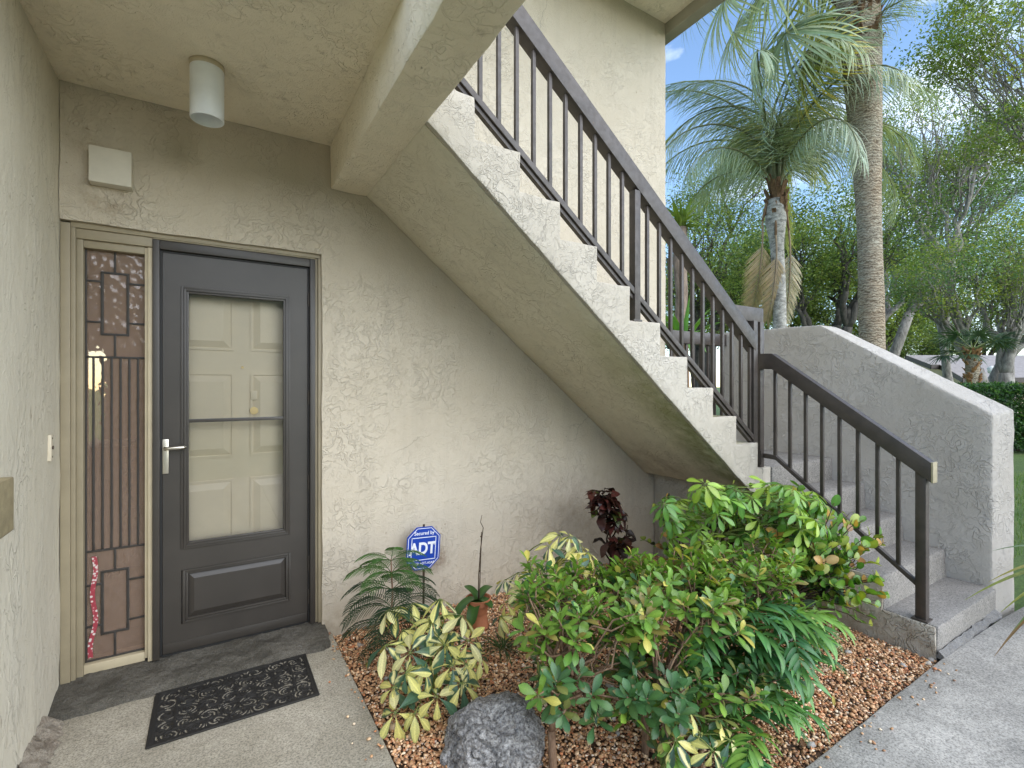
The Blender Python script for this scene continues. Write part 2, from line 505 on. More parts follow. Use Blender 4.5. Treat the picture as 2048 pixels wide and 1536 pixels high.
def hammered_glass():
    t = NT('amber_hammered_glass')
    v = t.co(scale=(1, 1, 0.75))
    vo = t.new('ShaderNodeTexVoronoi', feature='SMOOTH_F1')
    vo.inputs['Scale'].default_value = 36
    vo.inputs['Smoothness'].default_value = 0.5
    t.l.new(v, vo.inputs['Vector'])
    big = t.noise(v, 14, 2, 0.5)
    h = t.math('ADD', vo.outputs['Distance'], t.math('MULTIPLY', big.outputs['Fac'], 0.8))
    nrm = t.bump(h, 0.0035, 1.0)
    t.n.remove(t.b)
    out = t.n['Material Output']
    rf = t.new('ShaderNodeBsdfRefraction'); rf.inputs['IOR'].default_value = 1.25
    rf.inputs['Roughness'].default_value = 0.06
    rf.inputs['Color'].default_value = (0.95, 0.85, 0.74, 1)
    t.l.new(nrm, rf.inputs['Normal'])
    df = t.new('ShaderNodeBsdfDiffuse'); df.inputs['Color'].default_value = (0.52, 0.36, 0.27, 1)
    t.l.new(nrm, df.inputs['Normal'])
    gl = t.new('ShaderNodeBsdfGlossy'); gl.inputs['Roughness'].default_value = 0.12
    t.l.new(nrm, gl.inputs['Normal'])
    m1 = t.new('ShaderNodeMixShader'); m1.inputs[0].default_value = 0.33
    t.l.new(rf.outputs[0], m1.inputs[1]); t.l.new(df.outputs[0], m1.inputs[2])
    fr = t.new('ShaderNodeFresnel'); fr.inputs['IOR'].default_value = 1.5
    t.l.new(nrm, fr.inputs['Normal'])
    m2 = t.new('ShaderNodeMixShader')
    t.l.new(fr.outputs[0], m2.inputs[0]); t.l.new(m1.outputs[0], m2.inputs[1]); t.l.new(gl.outputs[0], m2.inputs[2])
    t.l.new(m2.outputs[0], out.inputs['Surface'])
    return t.m
M_AMBER = hammered_glass()
# ------------------------------------------------------------------ setting: ground, slabs
D = 2.926            # face of the door wall
DP = 3.002           # face of the storm door
XL = -0.588          # face of the left wall
CEIL = 2.779
YO = 1.955           # outer face of the upper flight
XR = 4.145           # stair side of the parapet
LAND_Z = 0.845

def terrain(x, y):
    f = x * math.sin(YAW) + y * math.cos(YAW)
    d = max(0.0, f - 11.5)
    return -0.06 - 0.95 * (1 - math.exp(-(d / 9.0) ** 2))

def build_ground():
    xs = np.concatenate([np.linspace(-600, -60, 10), np.linspace(-50, 60, 90), np.linspace(70, 700, 12)])
    ys = np.concatenate([np.linspace(-600, -60, 10), np.linspace(-50, 60, 90), np.linspace(70, 700, 12)])
    v = [(x, y, terrain(x, y) if math.hypot(x, y) < 70 else terrain(40, 40)) for y in ys for x in xs]
    n = len(xs)
    f = [(j * n + i, j * n + i + 1, (j + 1) * n + i + 1, (j + 1) * n + i) for j in range(len(ys) - 1) for i in range(n - 1)]
    t = NT('lawn_ground')
    vec = t.co()
    c = t.ramp(t.noise(vec, 0.9, 6, 0.7).outputs['Fac'], [(0.3, (0.055, 0.105, 0.018)), (0.55, (0.095, 0.155, 0.03)), (0.75, (0.16, 0.17, 0.055))])
    c = t.mix(1.0, c, t.ramp(t.noise(vec, 45, 3, 0.7).outputs['Fac'], [(0.3, 0.6), (0.7, 1.25)]), 'MULTIPLY')
    t.set(col=c, rough=0.9, normal=t.bump(t.noise(vec, 60, 4, 0.7).outputs['Fac'], 0.02, 1.0))
    g = MB().add(v, f).build('ground', t.m)
    tag(g, kind='structure')
build_ground()

entry = rough(MB().box(XL - 0.12, 0.58, -2.6, 3.0, -0.16, 0.0), 'entry_slab', M_ENTRY, step=0.12, amp=0.002, bevel=0.008)
tag(entry, kind='structure')
walk = rough(MB().prism([(0.584, -2.6), (9.0, -2.6), (9.0, 0.55), (4.55, 0.93), (4.16, 0.965), (3.18, 0.985), (0.584, 0.955)], 'z', -0.16, 0.002),
             'walkway', M_WALK, step=0.16, amp=0.004, bevel=0.008, seed=3)
tag(walk, kind='structure')
t = NT('bed_soil')
vv = t.co()
t.set(col=t.ramp(t.noise(vv, 40, 5, 0.7).outputs['Fac'], [(0.3, (0.05, 0.03, 0.02)), (0.7, (0.16, 0.10, 0.06))]), rough=0.95)
soil = MB().box(0.586, 3.212, 0.99, 2.93, -0.2, -0.035).build('bed_soil', t.m)
tag(soil, kind='structure')

# ------------------------------------------------------------------ building
bld = empty('condo_building', (1.4, 3.0, 0), 'cream stucco two storey apartment building with recessed entry and outdoor stair', 'building')
wall = rough(MB().prism([(-0.586, 2.157), (0.53, 2.157), (0.53, -0.15), (3.367, -0.15), (3.367, 4.9), (-0.586, 4.9)], 'y', D, D + 0.16),
             'entry_wall', M_WALL, bld, step=0.05, amp=0.0045, bevel=0.0)
rough(MB().box(-0.76, XL, 1.2, D + 0.16, -0.15, CEIL + 0.1), 'side_wall', M_LEFT, bld, step=0.09, amp=0.005, bevel=0.006, seed=2)
rough(MB().box(XL - 0.003, 0.78, 1.62, D - 0.003, CEIL, 2.93), 'ceiling', M_CEIL, bld, step=0.09, amp=0.004, bevel=0.0, seed=5)
rough(MB().box(0.573, 0.782, 1.12, D - 0.004, 2.531, CEIL + 0.03), 'ceiling_beam', M_CEIL, bld, step=0.06, amp=0.005, bevel=0.010, seed=6)
rough(MB().box(-14.0, 2.3, -13.2, -13.0, -0.15, 5.4), 'opposite_wing', M_WALL, bld, step=0.6, amp=0.004, bevel=0.0, seed=7)
# outside flank of the building and its eave over the stairs
rough(MB().box(3.2, 3.366, D + 0.162, 8.0, -0.5, 4.9), 'flank_wall', M_WALL, bld, step=0.25, amp=0.004, bevel=0.0, seed=8)
roof = rough(MB().box(-4.2, 3.36, 1.75, D - 0.001, 4.565, 4.72), 'eave_soffit', M_CEIL, bld, step=0.14, amp=0.003, bevel=0.0, seed=9)
MB().box(3.363, 3.47, 1.65, D + 0.4, 4.465, 4.95).build('fascia', M_FASCIA, bld, bevel=0.006)
MB().box(3.472, 3.51, 1.65, D + 0.4, 4.53, 4.95).build('fascia', M_FASCIA, bld, bevel=0.004)
MB().box(-4.3, 3.55, 1.6, 8.2, 4.951, 5.1).build('roof', M_FASCIA, bld)
# room behind the door with a garden window at the back
ROOM_Y = 7.0
room = MB()
room.box(-3.3, 3.19, D + 0.165, ROOM_Y, -0.02, 0.03)
room_floor = room.build('room_floor', M_INTFLOOR, bld)
rm = MB()
rm.box(-3.3, 3.19, D + 0.17, ROOM_Y, 2.5, 2.6)
rm.box(-3.42, -3.3, D + 0.17, ROOM_Y, 0, 2.6)
rm.box(-3.3, -0.762, D - 0.02, D + 0.163, -0.1, 2.6)
rm.box(-3.3, -2.75, ROOM_Y, ROOM_Y + 0.1, -0.1, 2.6)
rm.box(-1.05, 3.19, ROOM_Y, ROOM_Y + 0.1, -0.1, 2.6)
rm.box(-2.75, -1.05, ROOM_Y, ROOM_Y + 0.1, -0.1, 0.62)
rm.box(-2.75, -1.05, ROOM_Y, ROOM_Y + 0.1, 1.80, 2.6)
rm.box(0.6, 0.7, D + 0.165, 5.0, 0.03, 2.5)
rm.build('room_wall', M_INT, bld)

cab = MB().box(-1.75, -0.55, 4.5, 4.95, 0.08, 0.95); cab.box(-1.78, -0.52, 4.47, 4.96, 0.9505, 0.98); cab.box(-1.72, -1.66, 4.52, 4.58, 0.031, 0.0795); cab.box(-0.64, -0.58, 4.52, 4.58, 0.031, 0.0795)  # invented cabinet, added so the middle sidelight panes read dark
cab_o = cab.build('added_dark_cabinet', simple('added_cabinet_dark', (0.035, 0.022, 0.015), 0.5, 0, 8, 0.2), None, bevel=0.004)
tag(cab_o, 'made up dark cabinet added to darken the textured sidelight', 'cabinet')
# ---- door frame, sill
fr = MB()
fr.box(-0.586, -0.552, D + 0.012, D + 0.155, 0.06, 2.15)
fr.box(-0.552, -0.535, D + 0.022, D + 0.155, 0.06, 2.134)
fr.box(-0.535, -0.511, D + 0.040, D + 0.155, 0.06, 2.112)
fr.box(-0.552, 0.545, D + 0.020, D + 0.155, 2.134, 2.17)
fr.box(-0.535, -0.25, D + 0.030, D + 0.155, 2.088, 2.134)
fr.box(-0.511, -0.283, D + 0.046, D + 0.155, 2.052, 2.088)
fr.box(-0.25, 0.50, D + 0.024, D + 0.155, 2.1275, 2.134)
fr.box(0.4985, 0.512, D + 0.030, D + 0.155, 0.06, 2.134)
fr.box(0.512, 0.545, D + 0.014, D + 0.155, 0.06, 2.134)
frame = fr.build('door_frame', M_TAN, bld, bevel=0.0025)
mu = MB()
mu.box(-0.283, -0.270, D + 0.046, D + 0.15, 0.075, 2.085)
mu.box(-0.270, -0.2515, D + 0.034, D + 0.15, 0.06, 2.085)
mu.box(-0.511, -0.283, D + 0.050, D + 0.15, 0.062, 0.105)
mu.build('mullion', M_TANLIGHT, frame, bevel=0.0025)
sill = MB().prism([(D + 0.15, -0.02), (D + 0.15, 0.066), (D + 0.03, 0.058), (D - 0.10, 0.040), (D - 0.17, 0.028), (D - 0.20, -0.02)], 'x', -0.60, 0.548)
rough(sill, 'door_sill', M_SILL, bld, step=0.022, amp=0.014, freq=12, bevel=0.010, seed=11)
# crumbled stucco foot along the left wall
cr = MB().prism([(XL - 0.01, -0.01), (XL - 0.01, 0.07), (XL + 0.02, 0.045), (XL + 0.075, -0.01)], 'y', 1.22, 2.70)
cr.v = [(x, y, z) for (x, y, z) in cr.v]
rough(cr, 'crumbled_wall_foot', M_RUBBLE, bld, step=0.018, amp=0.020, freq=24, bevel=0.0, seed=13)

# ---- sidelight
side = empty('sidelight', (-0.4, DP, 0.1)); side.parent = bld; side.matrix_parent_inverse = Matrix.Translation((1.4, 3.0, 0)).inverted()
SX0, SX1, SZ0, SZ1 = -0.511, -0.283, 0.105, 2.052
def pane_mesh(x0, x1, z0, z1, y):
    return MB().box(x0, x1, y, y + 0.004, z0, z1)
yb = D + 0.080
def sbar(x0, z0, x1, z1, w=0.0085):
    m = MB()
    if abs(x0 - x1) < 1e-6:
        m.box(x0 - w / 2, x0 + w / 2, yb - 0.004 - random.random() * 0.0006, yb + 0.008, z0, z1)
    else:
        m.box(x0, x1, yb - 0.0045 - random.random() * 0.0006, yb + 0.008, z0 - w / 2, z0 + w / 2)
    link('leading_bar', rough_mesh(m, 'leading_bar', step=0.05, amp=0.0009, freq=40, bevel=0.0015), side, M_LEAD)
xm = (SX0 + SX1) / 2 - 0.004
bx0, bx1 = -0.449, -0.352
panes = []
def cluster(zt, zb, ztop_bar, zbox_t, zbox_b, zc1, zc2, top_edge, bot_edge):
    sbar(xm, zbox_t, xm, ztop_bar); sbar(xm, zb, xm, zbox_b)
    sbar(bx0, zbox_b - 0.004, bx0, zbox_t + 0.004, 0.011); sbar(bx1, zbox_b - 0.004, bx1, zbox_t + 0.004, 0.011)
    sbar(bx0 - 0.005, zbox_t, bx1 + 0.005, zbox_t, 0.010); sbar(bx0 - 0.005, zbox_b, bx1 + 0.005, zbox_b, 0.010)
    for zc in (zc1, zc2):
        sbar(SX0, zc, bx0, zc); sbar(bx1, zc, SX1, zc)
    panes.extend([(SX0, xm, zbox_t, ztop_bar), (xm, SX1, zbox_t, ztop_bar), (SX0, bx0, zc1, zbox_t), (bx1, SX1, zc1, zbox_t), (bx0, bx1, zbox_b, zbox_t),
              (SX0, bx0, zc2, zc1), (bx1, SX1, zc2, zc1), (SX0, bx0, zbox_b, zc2), (bx1, SX1, zbox_b, zc2), (SX0, xm, zb, zbox_b), (xm, SX1, zb, zbox_b)])
cluster(SZ1, 1.545, SZ1, 1.950, 1.655, 1.905, 1.712, True, False)
cluster(0.625, SZ0, 0.625, 0.520, 0.225, 0.465, 0.270, False, True)
sbar(SX0, 1.545, SX1, 1.545, 0.009)
sbar(SX0, 0.625, SX1, 0.625, 0.009)
sbar(SX0 + 0.003, SZ0, SX0 + 0.003, SZ1, 0.007)
sbar(SX0, SZ0 + 0.004, SX1, SZ0 + 0.004, 0.008)
px = SX0
NB = 6
for i in range(NB):
    x = SX0 + (SX1 - SX0) * (i + 0.88) / (NB + 0.75)
    sbar(x, 0.625, x, 1.545, 0.0085)
    panes.append((px, x, 0.625, 1.545)); px = x
panes.append((px, SX1, 0.625, 1.545))
for (a, b, c, d) in panes:
    link('pane', pane_mesh(a, b, c, d, yb + 0.002).mesh('pane'), side, M_AMBER)
# flowered ribbon hanging just inside
t = NT('flowered_ribbon')
vo = t.new('ShaderNodeTexVoronoi'); vo.inputs['Scale'].default_value = 70
t.l.new(t.co(), vo.inputs['Vector'])
t.set(col=t.ramp(vo.outputs['Distance'], [(0.33, (0.62, 0.58, 0.54)), (0.42, (0.40, 0.07, 0.09)), (0.6, (0.30, 0.035, 0.05))]), rough=0.8)
rb = MB()
pts = []
for i in range(26):
    z = 0.60 - i * 0.019
    x = -0.478 + 0.006 * math.sin(i * 0.5) - (0.012 if i > 17 else 0) * (i - 17) / 8
    pts.append((x, z))
for (x, z), (x2, z2) in zip(pts[:-1], pts[1:]):
    rb.add([(x - 0.009, yb - 0.0065, z), (x + 0.009, yb - 0.006, z), (x2 + 0.009, yb - 0.006, z2), (x2 - 0.009, yb - 0.0065, z2)], [(3, 2, 1, 0)])
    rb.add([(x - 0.009, yb - 0.0052, z), (x + 0.009, yb - 0.0047, z), (x2 + 0.009, yb - 0.0047, z2), (x2 - 0.009, yb - 0.0052, z2)], [(0, 1, 2, 3)])
ribbon = rb.build('ribbon', t.m)
tag(ribbon, 'pink and white flowered ribbon hanging in the lower sidelight', 'ribbon')

# ---- storm door
door = empty('storm_door', (0.12, DP, 0.05)); door.parent = bld; door.matrix_parent_inverse = Matrix.Translation((1.4, 3.0, 0)).inverted()
df = MB()
df.box(-0.251, -0.222, D + 0.022, D + 0.10, 0.062, 2.126)
df.box(0.470, 0.497, D + 0.020, D + 0.10, 0.062, 2.126)
df.box(-0.222, 0.470, D + 0.026, D + 0.10, 2.082, 2.126)
df.build('jamb', M_DOOR, door, bevel=0.003)
sl = MB()
sl.box(-0.2215, -0.214, D + 0.046, D + 0.10, 0.066, 2.080)
sl.box(0.462, 0.4695, D + 0.046, D + 0.10, 0.066, 2.080)
sl.box(-0.214, 0.462, D + 0.046, D + 0.10, 2.073, 2.0805)
sl.box(-0.214, 0.462, D + 0.046, D + 0.10, 0.060, 0.068)
sl.build('weather_strip', M_SEAL, door)
GX0, GX1, GZ0, GZ1 = -0.106, 0.338, 0.610, 1.877
DX0, DX1, DZ0, DZ1 = -0.2125, 0.4605, 0.068, 2.0725
yd = D + 0.052
sk = MB()
sk.box(DX0, GX0 - 0.03, yd, yd + 0.04, DZ0, DZ1)
sk.box(GX1 + 0.03, DX1, yd, yd + 0.04, DZ0, DZ1)
sk.box(GX0 - 0.03, GX1 + 0.03, yd, yd + 0.04, GZ1 + 0.035, DZ1)
sk.box(GX0 - 0.03, GX1 + 0.03, yd, yd + 0.04, 0.475, GZ0 - 0.028)
sk.box(GX0 - 0.03, GX1 + 0.03, yd, yd + 0.04, DZ0, 0.205)
sk.box(GX0 - 0.03, 0.37, yd + 0.012, yd + 0.04, 0.205, 0.475)
sk.build('leaf_frame', M_DOOR, door)
mo = MB()
for k, (o, y0, y1) in enumerate(((0.031, -0.006, 0.012), (0.019, -0.011, 0.012), (0.009, -0.004, 0.020))):
    w = 0.0115
    a0, a1, b0, b1 = GX0 - o, GX1 + o, GZ0 - o, GZ1 + o + 0.004
    mo.box(a0, a0 + w, yd + y0, yd + y1, b0, b1)
    mo.box(a1 - w, a1, yd + y0, yd + y1, b0, b1)
    mo.box(a0 + w, a1 - w, yd + y0 + 0.0003, yd + y1, b1 - w, b1)
    mo.box(a0 + w, a1 - w, yd + y0 + 0.0003, yd + y1, b0, b0 + w)
mo.build('glazing_moulding', M_DOOR, door, bevel=0.0015)
pm = MB()
PX0, PX1, PZ0, PZ1 = -0.130, 0.372, 0.206, 0.474
for (o, y0) in ((0.0, -0.006), (0.012, -0.001)):
    w = 0.0115
    pm.box(PX0 + o, PX0 + o + w, yd + y0, yd + 0.02, PZ0 + o, PZ1 - o)
    pm.box(PX1 - o - w, PX1 - o, yd + y0, yd + 0.02, PZ0 + o, PZ1 - o)
    pm.box(PX0 + o + w, PX1 - o - w, yd + y0 + 0.0003, yd + 0.02, PZ1 - o - w, PZ1 - o)
    pm.box(PX0 + o + w, PX1 - o - w, yd + y0 + 0.0003, yd + 0.02, PZ0 + o, PZ0 + o + w)
pm.build('panel_moulding', M_DOOR, door, bevel=0.0015)
rp = MB()
a, b = 0.036, 0.062
def frust(m, x0, x1, z0, z1, yin, yout, b):
    m.add([(x0, yin, z0), (x1, yin, z0), (x1, yin, z1), (x0, yin, z1), (x0 + b, yout, z0 + b), (x1 - b, yout, z0 + b), (x1 - b, yout, z1 - b), (x0 + b, yout, z1 - b)],
          [(0, 1, 5, 4), (1, 2, 6, 5), (2, 3, 7, 6), (3, 0, 4, 7), (4, 5, 6, 7)])
frust(rp, PX0 + 0.024, PX1 - 0.024, PZ0 + 0.024, PZ1 - 0.024, yd + 0.0115, yd + 0.001, 0.026)
rp.build('raised_panel', M_DOOR, door)
MB().box(DX0, DX1, yd - 0.004, yd + 0.01, 0.070, 0.118).build('kick_rail', M_DOOR, door, bevel=0.003)
MB().box(GX0 - 0.006, GX1 + 0.006, yd + 0.010, yd + 0.013, GZ0 - 0.006, 1.225).build('glass', M_GLASS, door)
MB().box(GX0 - 0.006, GX1 + 0.006, yd + 0.010, yd + 0.013, 1.233, GZ1 + 0.006).build('glass', M_GLASS, door)
MB().box(GX0, GX1, yd + 0.001, yd + 0.02, 1.2203, 1.2377).build('sash_bar', M_DOOR, door, bevel=0.002)
for z in (1.86, 1.30, 0.82, 0.36, 0.17):
    MB().tube([(0.466, yd - 0.006, z), (0.466, yd - 0.006, z + 0.08)], 0.006, 8).build('hinge', M_DOOR, door)
hd = MB()
hd.box(-0.213, -0.187, yd - 0.008, yd + 0.002, 0.970, 1.142)
hdl = hd.build('handle', M_NICKEL, door, bevel=0.003)
lv = MB()
lv.tube([(-0.198, yd - 0.004, 1.098), (-0.198, yd - 0.040, 1.098)], 0.009, 12)
lv.tube([(-0.203, yd - 0.040, 1.098), (-0.185, yd - 0.043, 1.099), (-0.150, yd - 0.044, 1.100), (-0.125, yd - 0.042, 1.1005), (-0.112, yd - 0.038, 1.100)], [0.0075, 0.008, 0.0105, 0.0105, 0.005], 12)
lv.build('handle_lever', M_NICKEL, hdl if False else door, smooth=True)

# ---- inner six-panel door
inner = empty('inner_door', (0.12, D + 0.15, 0.05)); inner.parent = bld; inner.matrix_parent_inverse = Matrix.Translation((1.4, 3.0, 0)).inverted()
yi = D + 0.148
MB().box(-0.26, 0.51, yi + 0.004, yi + 0.045, 0.03, 2.13).build('slab', M_CREAM, inner)
cols = ((-0.150, 0.100), (0.178, 0.428))
rows = ((1.60, 1.98), (1.02, 1.48), (0.26, 0.90))
for (x0, x1) in cols:
    for (z0, z1) in rows:
        p = MB()
        w = 0.012
        p.box(x0, x0 + w, yi - 0.003, yi + 0.006, z0, z1)
        p.box(x1 - w, x1, yi - 0.003, yi + 0.006, z0, z1)
        p.box(x0 + w, x1 - w, yi - 0.0027, yi + 0.006, z1 - w, z1)
        p.box(x0 + w, x1 - w, yi - 0.0027, yi + 0.006, z0, z0 + w)
        frust(p, x0 + w + 0.004, x1 - w - 0.004, z0 + w + 0.004, z1 - w - 0.004, yi + 0.0035, yi - 0.008, 0.034)
        p.build('door_panel', M_CREAM, inner)
k = MB(); k.tube([(0.140, yi + 0.004, 1.51), (0.140, yi - 0.006, 1.51)], 0.007, 14); k.build('peephole', M_BRASS, inner)
k = MB(); k.tube([(0.196, yi + 0.004, 1.27), (0.196, yi - 0.012, 1.27)], 0.021, 20); k.build('deadbolt', M_BRASS, inner)
k = MB(); k.box(0.180, 0.212, yi - 0.010, yi + 0.004, 1.33, 1.38); k.build('knocker', M_CREAM, inner, bevel=0.004)

# ------------------------------------------------------------------ staircase
stair = empty('concrete_staircase', (3.2, 1.6, 0), 'L shaped concrete staircase with grey painted steps and stuccoed underside', 'staircase')
X1, RUN, Z1, RISE = 3.170, 0.2404, 1.0215, 0.1872
prof = []
prof.append((3.319, LAND_Z - 0.002))
prof.append((X1, LAND_Z - 0.002))
x, z = X1, Z1
for i in range(11):
    prof.append((x, z))
    x -= RUN
    if x < 0.86:
        prof.append((0.70, z)); break
    prof.append((x, z))
    z += RISE
sof = lambda X: 2.533 - 0.7858 * (X - 0.745)
prof.append((0.70, 2.545))
prof.append((0.765, 2.545))
prof.append((3.105, sof(3.105)))
prof.append((3.319, 0.63))
# two skins: pale stringer face on the outside, algae-stained slab behind it
rough(MB().prism(prof, 'y', YO, YO + 0.030), 'stringer', M_STRING, stair, step=0.06, amp=0.0045, bevel=0.007, seed=21)
prof2 = [(a - (0.0), b) for a, b in prof]
prof2[-3:] = [(0.765, 2.546), (3.105, sof(3.105) + 0.0015), (3.319, 0.6315)]
rough(MB().prism(prof2, 'y', YO + 0.031, D - 0.004), 'upper_flight', M_SOFFIT, stair, step=0.09, amp=0.0035, bevel=0.004, seed=22)
# landing and lower flight
rough(MB().box(3.322, XR - 0.002, 1.945, D + 0.02, 0.66, LAND_Z), 'landing', M_TREAD, stair, step=0.12, amp=0.002, bevel=0.012, seed=23)
Y1, RUN2, ZS, RISE2 = 1.0106, 0.2337, 0.1495, 0.176
tops = [ZS + RISE2 * i for i in range(4)]
for i in range(4):
    y0 = Y1 + RUN2 * i
    m = MB().prism([(y0, -0.08 if i == 0 else tops[i - 1] - 0.05), (y0 + (0.012 if i else -0.006), tops[i]), (y0 + RUN2 + 0.03, tops[i]), (y0 + RUN2 + 0.03, -0.08 if i == 0 else tops[i - 1] - 0.05)], 'x', 3.232, XR - 0.001)
    rough(m, 'step', M_TREAD, stair, step=0.07, amp=0.0028, bevel=0.010, seed=30 + i)
sp = [(Y1 - 0.003, -0.12)]
for i in range(4):
    y0 = Y1 + RUN2 * i
    sp += [(y0 + 0.004, tops[i] - 0.004), (y0 + RUN2 + 0.008, tops[i] - 0.004)]
sp += [(Y1 + RUN2 * 4 + 0.004, LAND_Z - 0.004), (D - 0.01, LAND_Z - 0.004), (D - 0.01, -0.12)]
rough(MB().prism(sp, 'x', 3.214, 3.231), 'step_side', M_SIDE, stair, step=0.06, amp=0.004, bevel=0.005, seed=40)
MB().box(3.235, XR - 0.003, Y1 + RUN2 * 4 + 0.012, D - 0.01, -0.1, 0.659).build('landing_base', M_SIDE, stair)
kb = MB().prism([(Y1 - 0.035, -0.01), (Y1 - 0.030, 0.012), (Y1 - 0.006, 0.028), (Y1 + 0.01, -0.01)], 'x', 3.215, XR - 0.02)
rough(kb, 'mortar_foot', M_KERB, stair, step=0.03, amp=0.012, freq=13, bevel=0.0, seed=41)

# ---- parapet wall beside the lower flight
pw = MB()
prof_t = [(1.025, 1.228), (2.038, 1.897), (2.93, 1.915)]
def par(xin):
    s = (xin - XR) / 0.25
    yy = 1.025 - 0.044 * s
    return [(xin, yy, -0.15), (xin, yy, 1.228 + 0.027 * s), (xin, 2.038, 1.897), (xin, 2.93, 1.912), (xin, 2.93, -0.15)]
a, b = par(XR), par(XR + 0.25)
pw.add(a + b, [(0, 1, 2, 3, 4), (9, 8, 7, 6, 5), (0, 5, 6, 1), (1, 6, 7, 2), (2, 7, 8, 3), (3, 8, 9, 4), (4, 9, 5, 0)])
pwall = rough(pw, 'parapet_wall', M_PARAPET, None, step=0.05, amp=0.004, bevel=0.012, seed=50)
tag(pwall, 'grey stucco parapet wall with sloping pale top beside lower steps', 'wall')

# ------------------------------------------------------------------ railings
upr = empty('upper_railing', (2.0, 1.98, 1.8), 'brown metal stair railing running along the upper flight', 'railing')
YR = 1.985
tz = lambda X: 3.241 - 0.777 * (X - 1.245)
ca = math.cos(math.atan(0.8245))
def slant_rail(x0, x1, ztop_fn, hv, y0, y1):
    """sloping bar with plumb ends: hv = vertical height"""
    return MB().prism([(x0, ztop_fn(x0) - hv), (x1, ztop_fn(x1) - hv), (x1, ztop_fn(x1)), (x0, ztop_fn(x0))], 'y', y0, y1)
slant_rail(0.30, 3.155, tz, 0.117, 1.958, 2.030).build('handrail', M_RAIL, upr, bevel=0.004)
bz = lambda X: 2.800 - 0.784 * (X - 0.931)
m = slant_rail(0.30, 2.008, bz, 0.036, 1.962, 2.004); m.build('bottom_rail', M_RAIL, upr, bevel=0.002)
slant_rail(0.30, 2.008, lambda X: bz(X) - 0.040, 0.022, 1.974, 2.000).build('bottom_channel', M_RAIL, upr)
m = slant_rail(2.053, 3.150, bz, 0.036, 1.962, 2.004); m.build('bottom_rail', M_RAIL, upr, bevel=0.002)
slant_rail(2.053, 3.150, lambda X: bz(X) - 0.040, 0.022, 1.974, 2.000).build('bottom_channel', M_RAIL, upr)
xs = [2.03 + 0.0985 * k for k in range(-15, 12) if k != 0]
for X in xs:
    MB().box(X - 0.0095, X + 0.0095, 1.974, 1.993, bz(X) - 0.01, tz(X) - 0.118).build('baluster', M_RAIL, upr, bevel=0.0015)
MB().box(2.009, 2.052, 1.960, 2.006, 1.772, tz(2.05) - 0.11).build('post', M_RAIL, upr, bevel=0.002)
MB().box(1.998, 2.063, 1.957, 2.016, 1.768, 1.780).build('base_plate', M_RAIL, upr, bevel=0.001)
# cluster of posts at the landing turn
lpz = LAND_Z
turn = empty('landing_newel', (3.19, 2.0, LAND_Z), 'paired brown metal posts with short cap rail at the landing turn', 'railing post')
MB().box(3.128, 3.172, 1.960, 2.006, LAND_Z + RISE - 0.02, 1.852).build('post', M_RAIL, turn, bevel=0.002)
MB().box(3.243, 3.288, 1.985, 2.030, LAND_Z - 0.004, 1.852).build('post', M_RAIL, turn, bevel=0.002)
MB().box(2.90, 3.292, 1.992, 2.06, 1.853, 1.950).build('cap_rail', M_RAIL, turn, bevel=0.003)
MB().box(3.236, 3.2425, 1.975, 2.030, 0.86, 0.96).build('bracket', M_RAIL, turn, bevel=0.001)

lor = empty('lower_railing', (3.266, 1.5, 0.15), 'brown metal railing sloping down the lower grey steps', 'railing')
XQ = 3.266
hb = [(1.990, 1.632), (1.902, 1.628), (1.040, 1.002)]
def poly_rail(pts, hv, x0, x1):
    p = [(y, z) for y, z in pts] + [(y, z - hv) for y, z in reversed(pts)]
    return MB().prism(p, 'x', x0, x1)
hr = poly_rail(hb, 0.107, XQ - 0.030, XQ + 0.030).build('handrail', M_RAIL, lor, bevel=0.004)
M_ENDCAP = simple('worn_rail_end', (0.33, 0.29, 0.19), 0.5, 0, 30, 0.2)
MB().box(XQ - 0.029, XQ + 0.029, 1.030, 1.0398, 0.893, 1.003).build('end_cap', M_ENDCAP, hr, bevel=0.002)
bb = [(1.972, 0.940), (1.885, 0.935), (1.110, 0.352)]
poly_rail(bb, 0.030, XQ - 0.014, XQ + 0.014).build('bottom_rail', M_RAIL, lor, bevel=0.002)
def hz(y): return 1.628 - (1.902 - y) * (1.628 - 1.002) / (1.902 - 1.040)
def lz(y): return 0.935 - (1.885 - y) * (0.935 - 0.352) / (1.885 - 1.110)
for i in range(8):
    y = 1.893 - 0.1 * i
    MB().box(XQ - 0.0095, XQ + 0.0095, y - 0.0095, y + 0.0095, min(lz(y), 0.93) - 0.016, hz(min(y, 1.902)) - 0.10).build('baluster', M_RAIL, lor, bevel=0.0015)
MB().box(XQ - 0.040, XQ + 0.034, 1.050, 1.122, ZS - 0.002, ZS + 0.006).build('base_plate', M_RAIL, lor, bevel=0.001)
MB().box(XQ - 0.024, XQ + 0.024, 1.062, 1.110, ZS - 0.003, hz(1.09) - 0.09).build('newel', M_RAIL, lor, bevel=0.003)

rer = empty('landing_railing', (3.75, 2.9, LAND_Z), 'low brown metal railing across the back of the stair landing', 'railing')
MB().box(3.372, XR - 0.004, 2.868, 2.922, 1.782, 1.892).build('handrail', M_RAIL, rer, bevel=0.004)
MB().box(3.372, XR - 0.004, 2.884, 2.908, 0.93, 0.962).build('bottom_rail', M_RAIL, rer, bevel=0.002)
for i in range(8):
    X = 3.40 + 0.1 * i
    MB().box(X - 0.0095, X + 0.0095, 2.886, 2.905, 0.955, 1.784).build('baluster', M_RAIL, rer, bevel=0.0015)

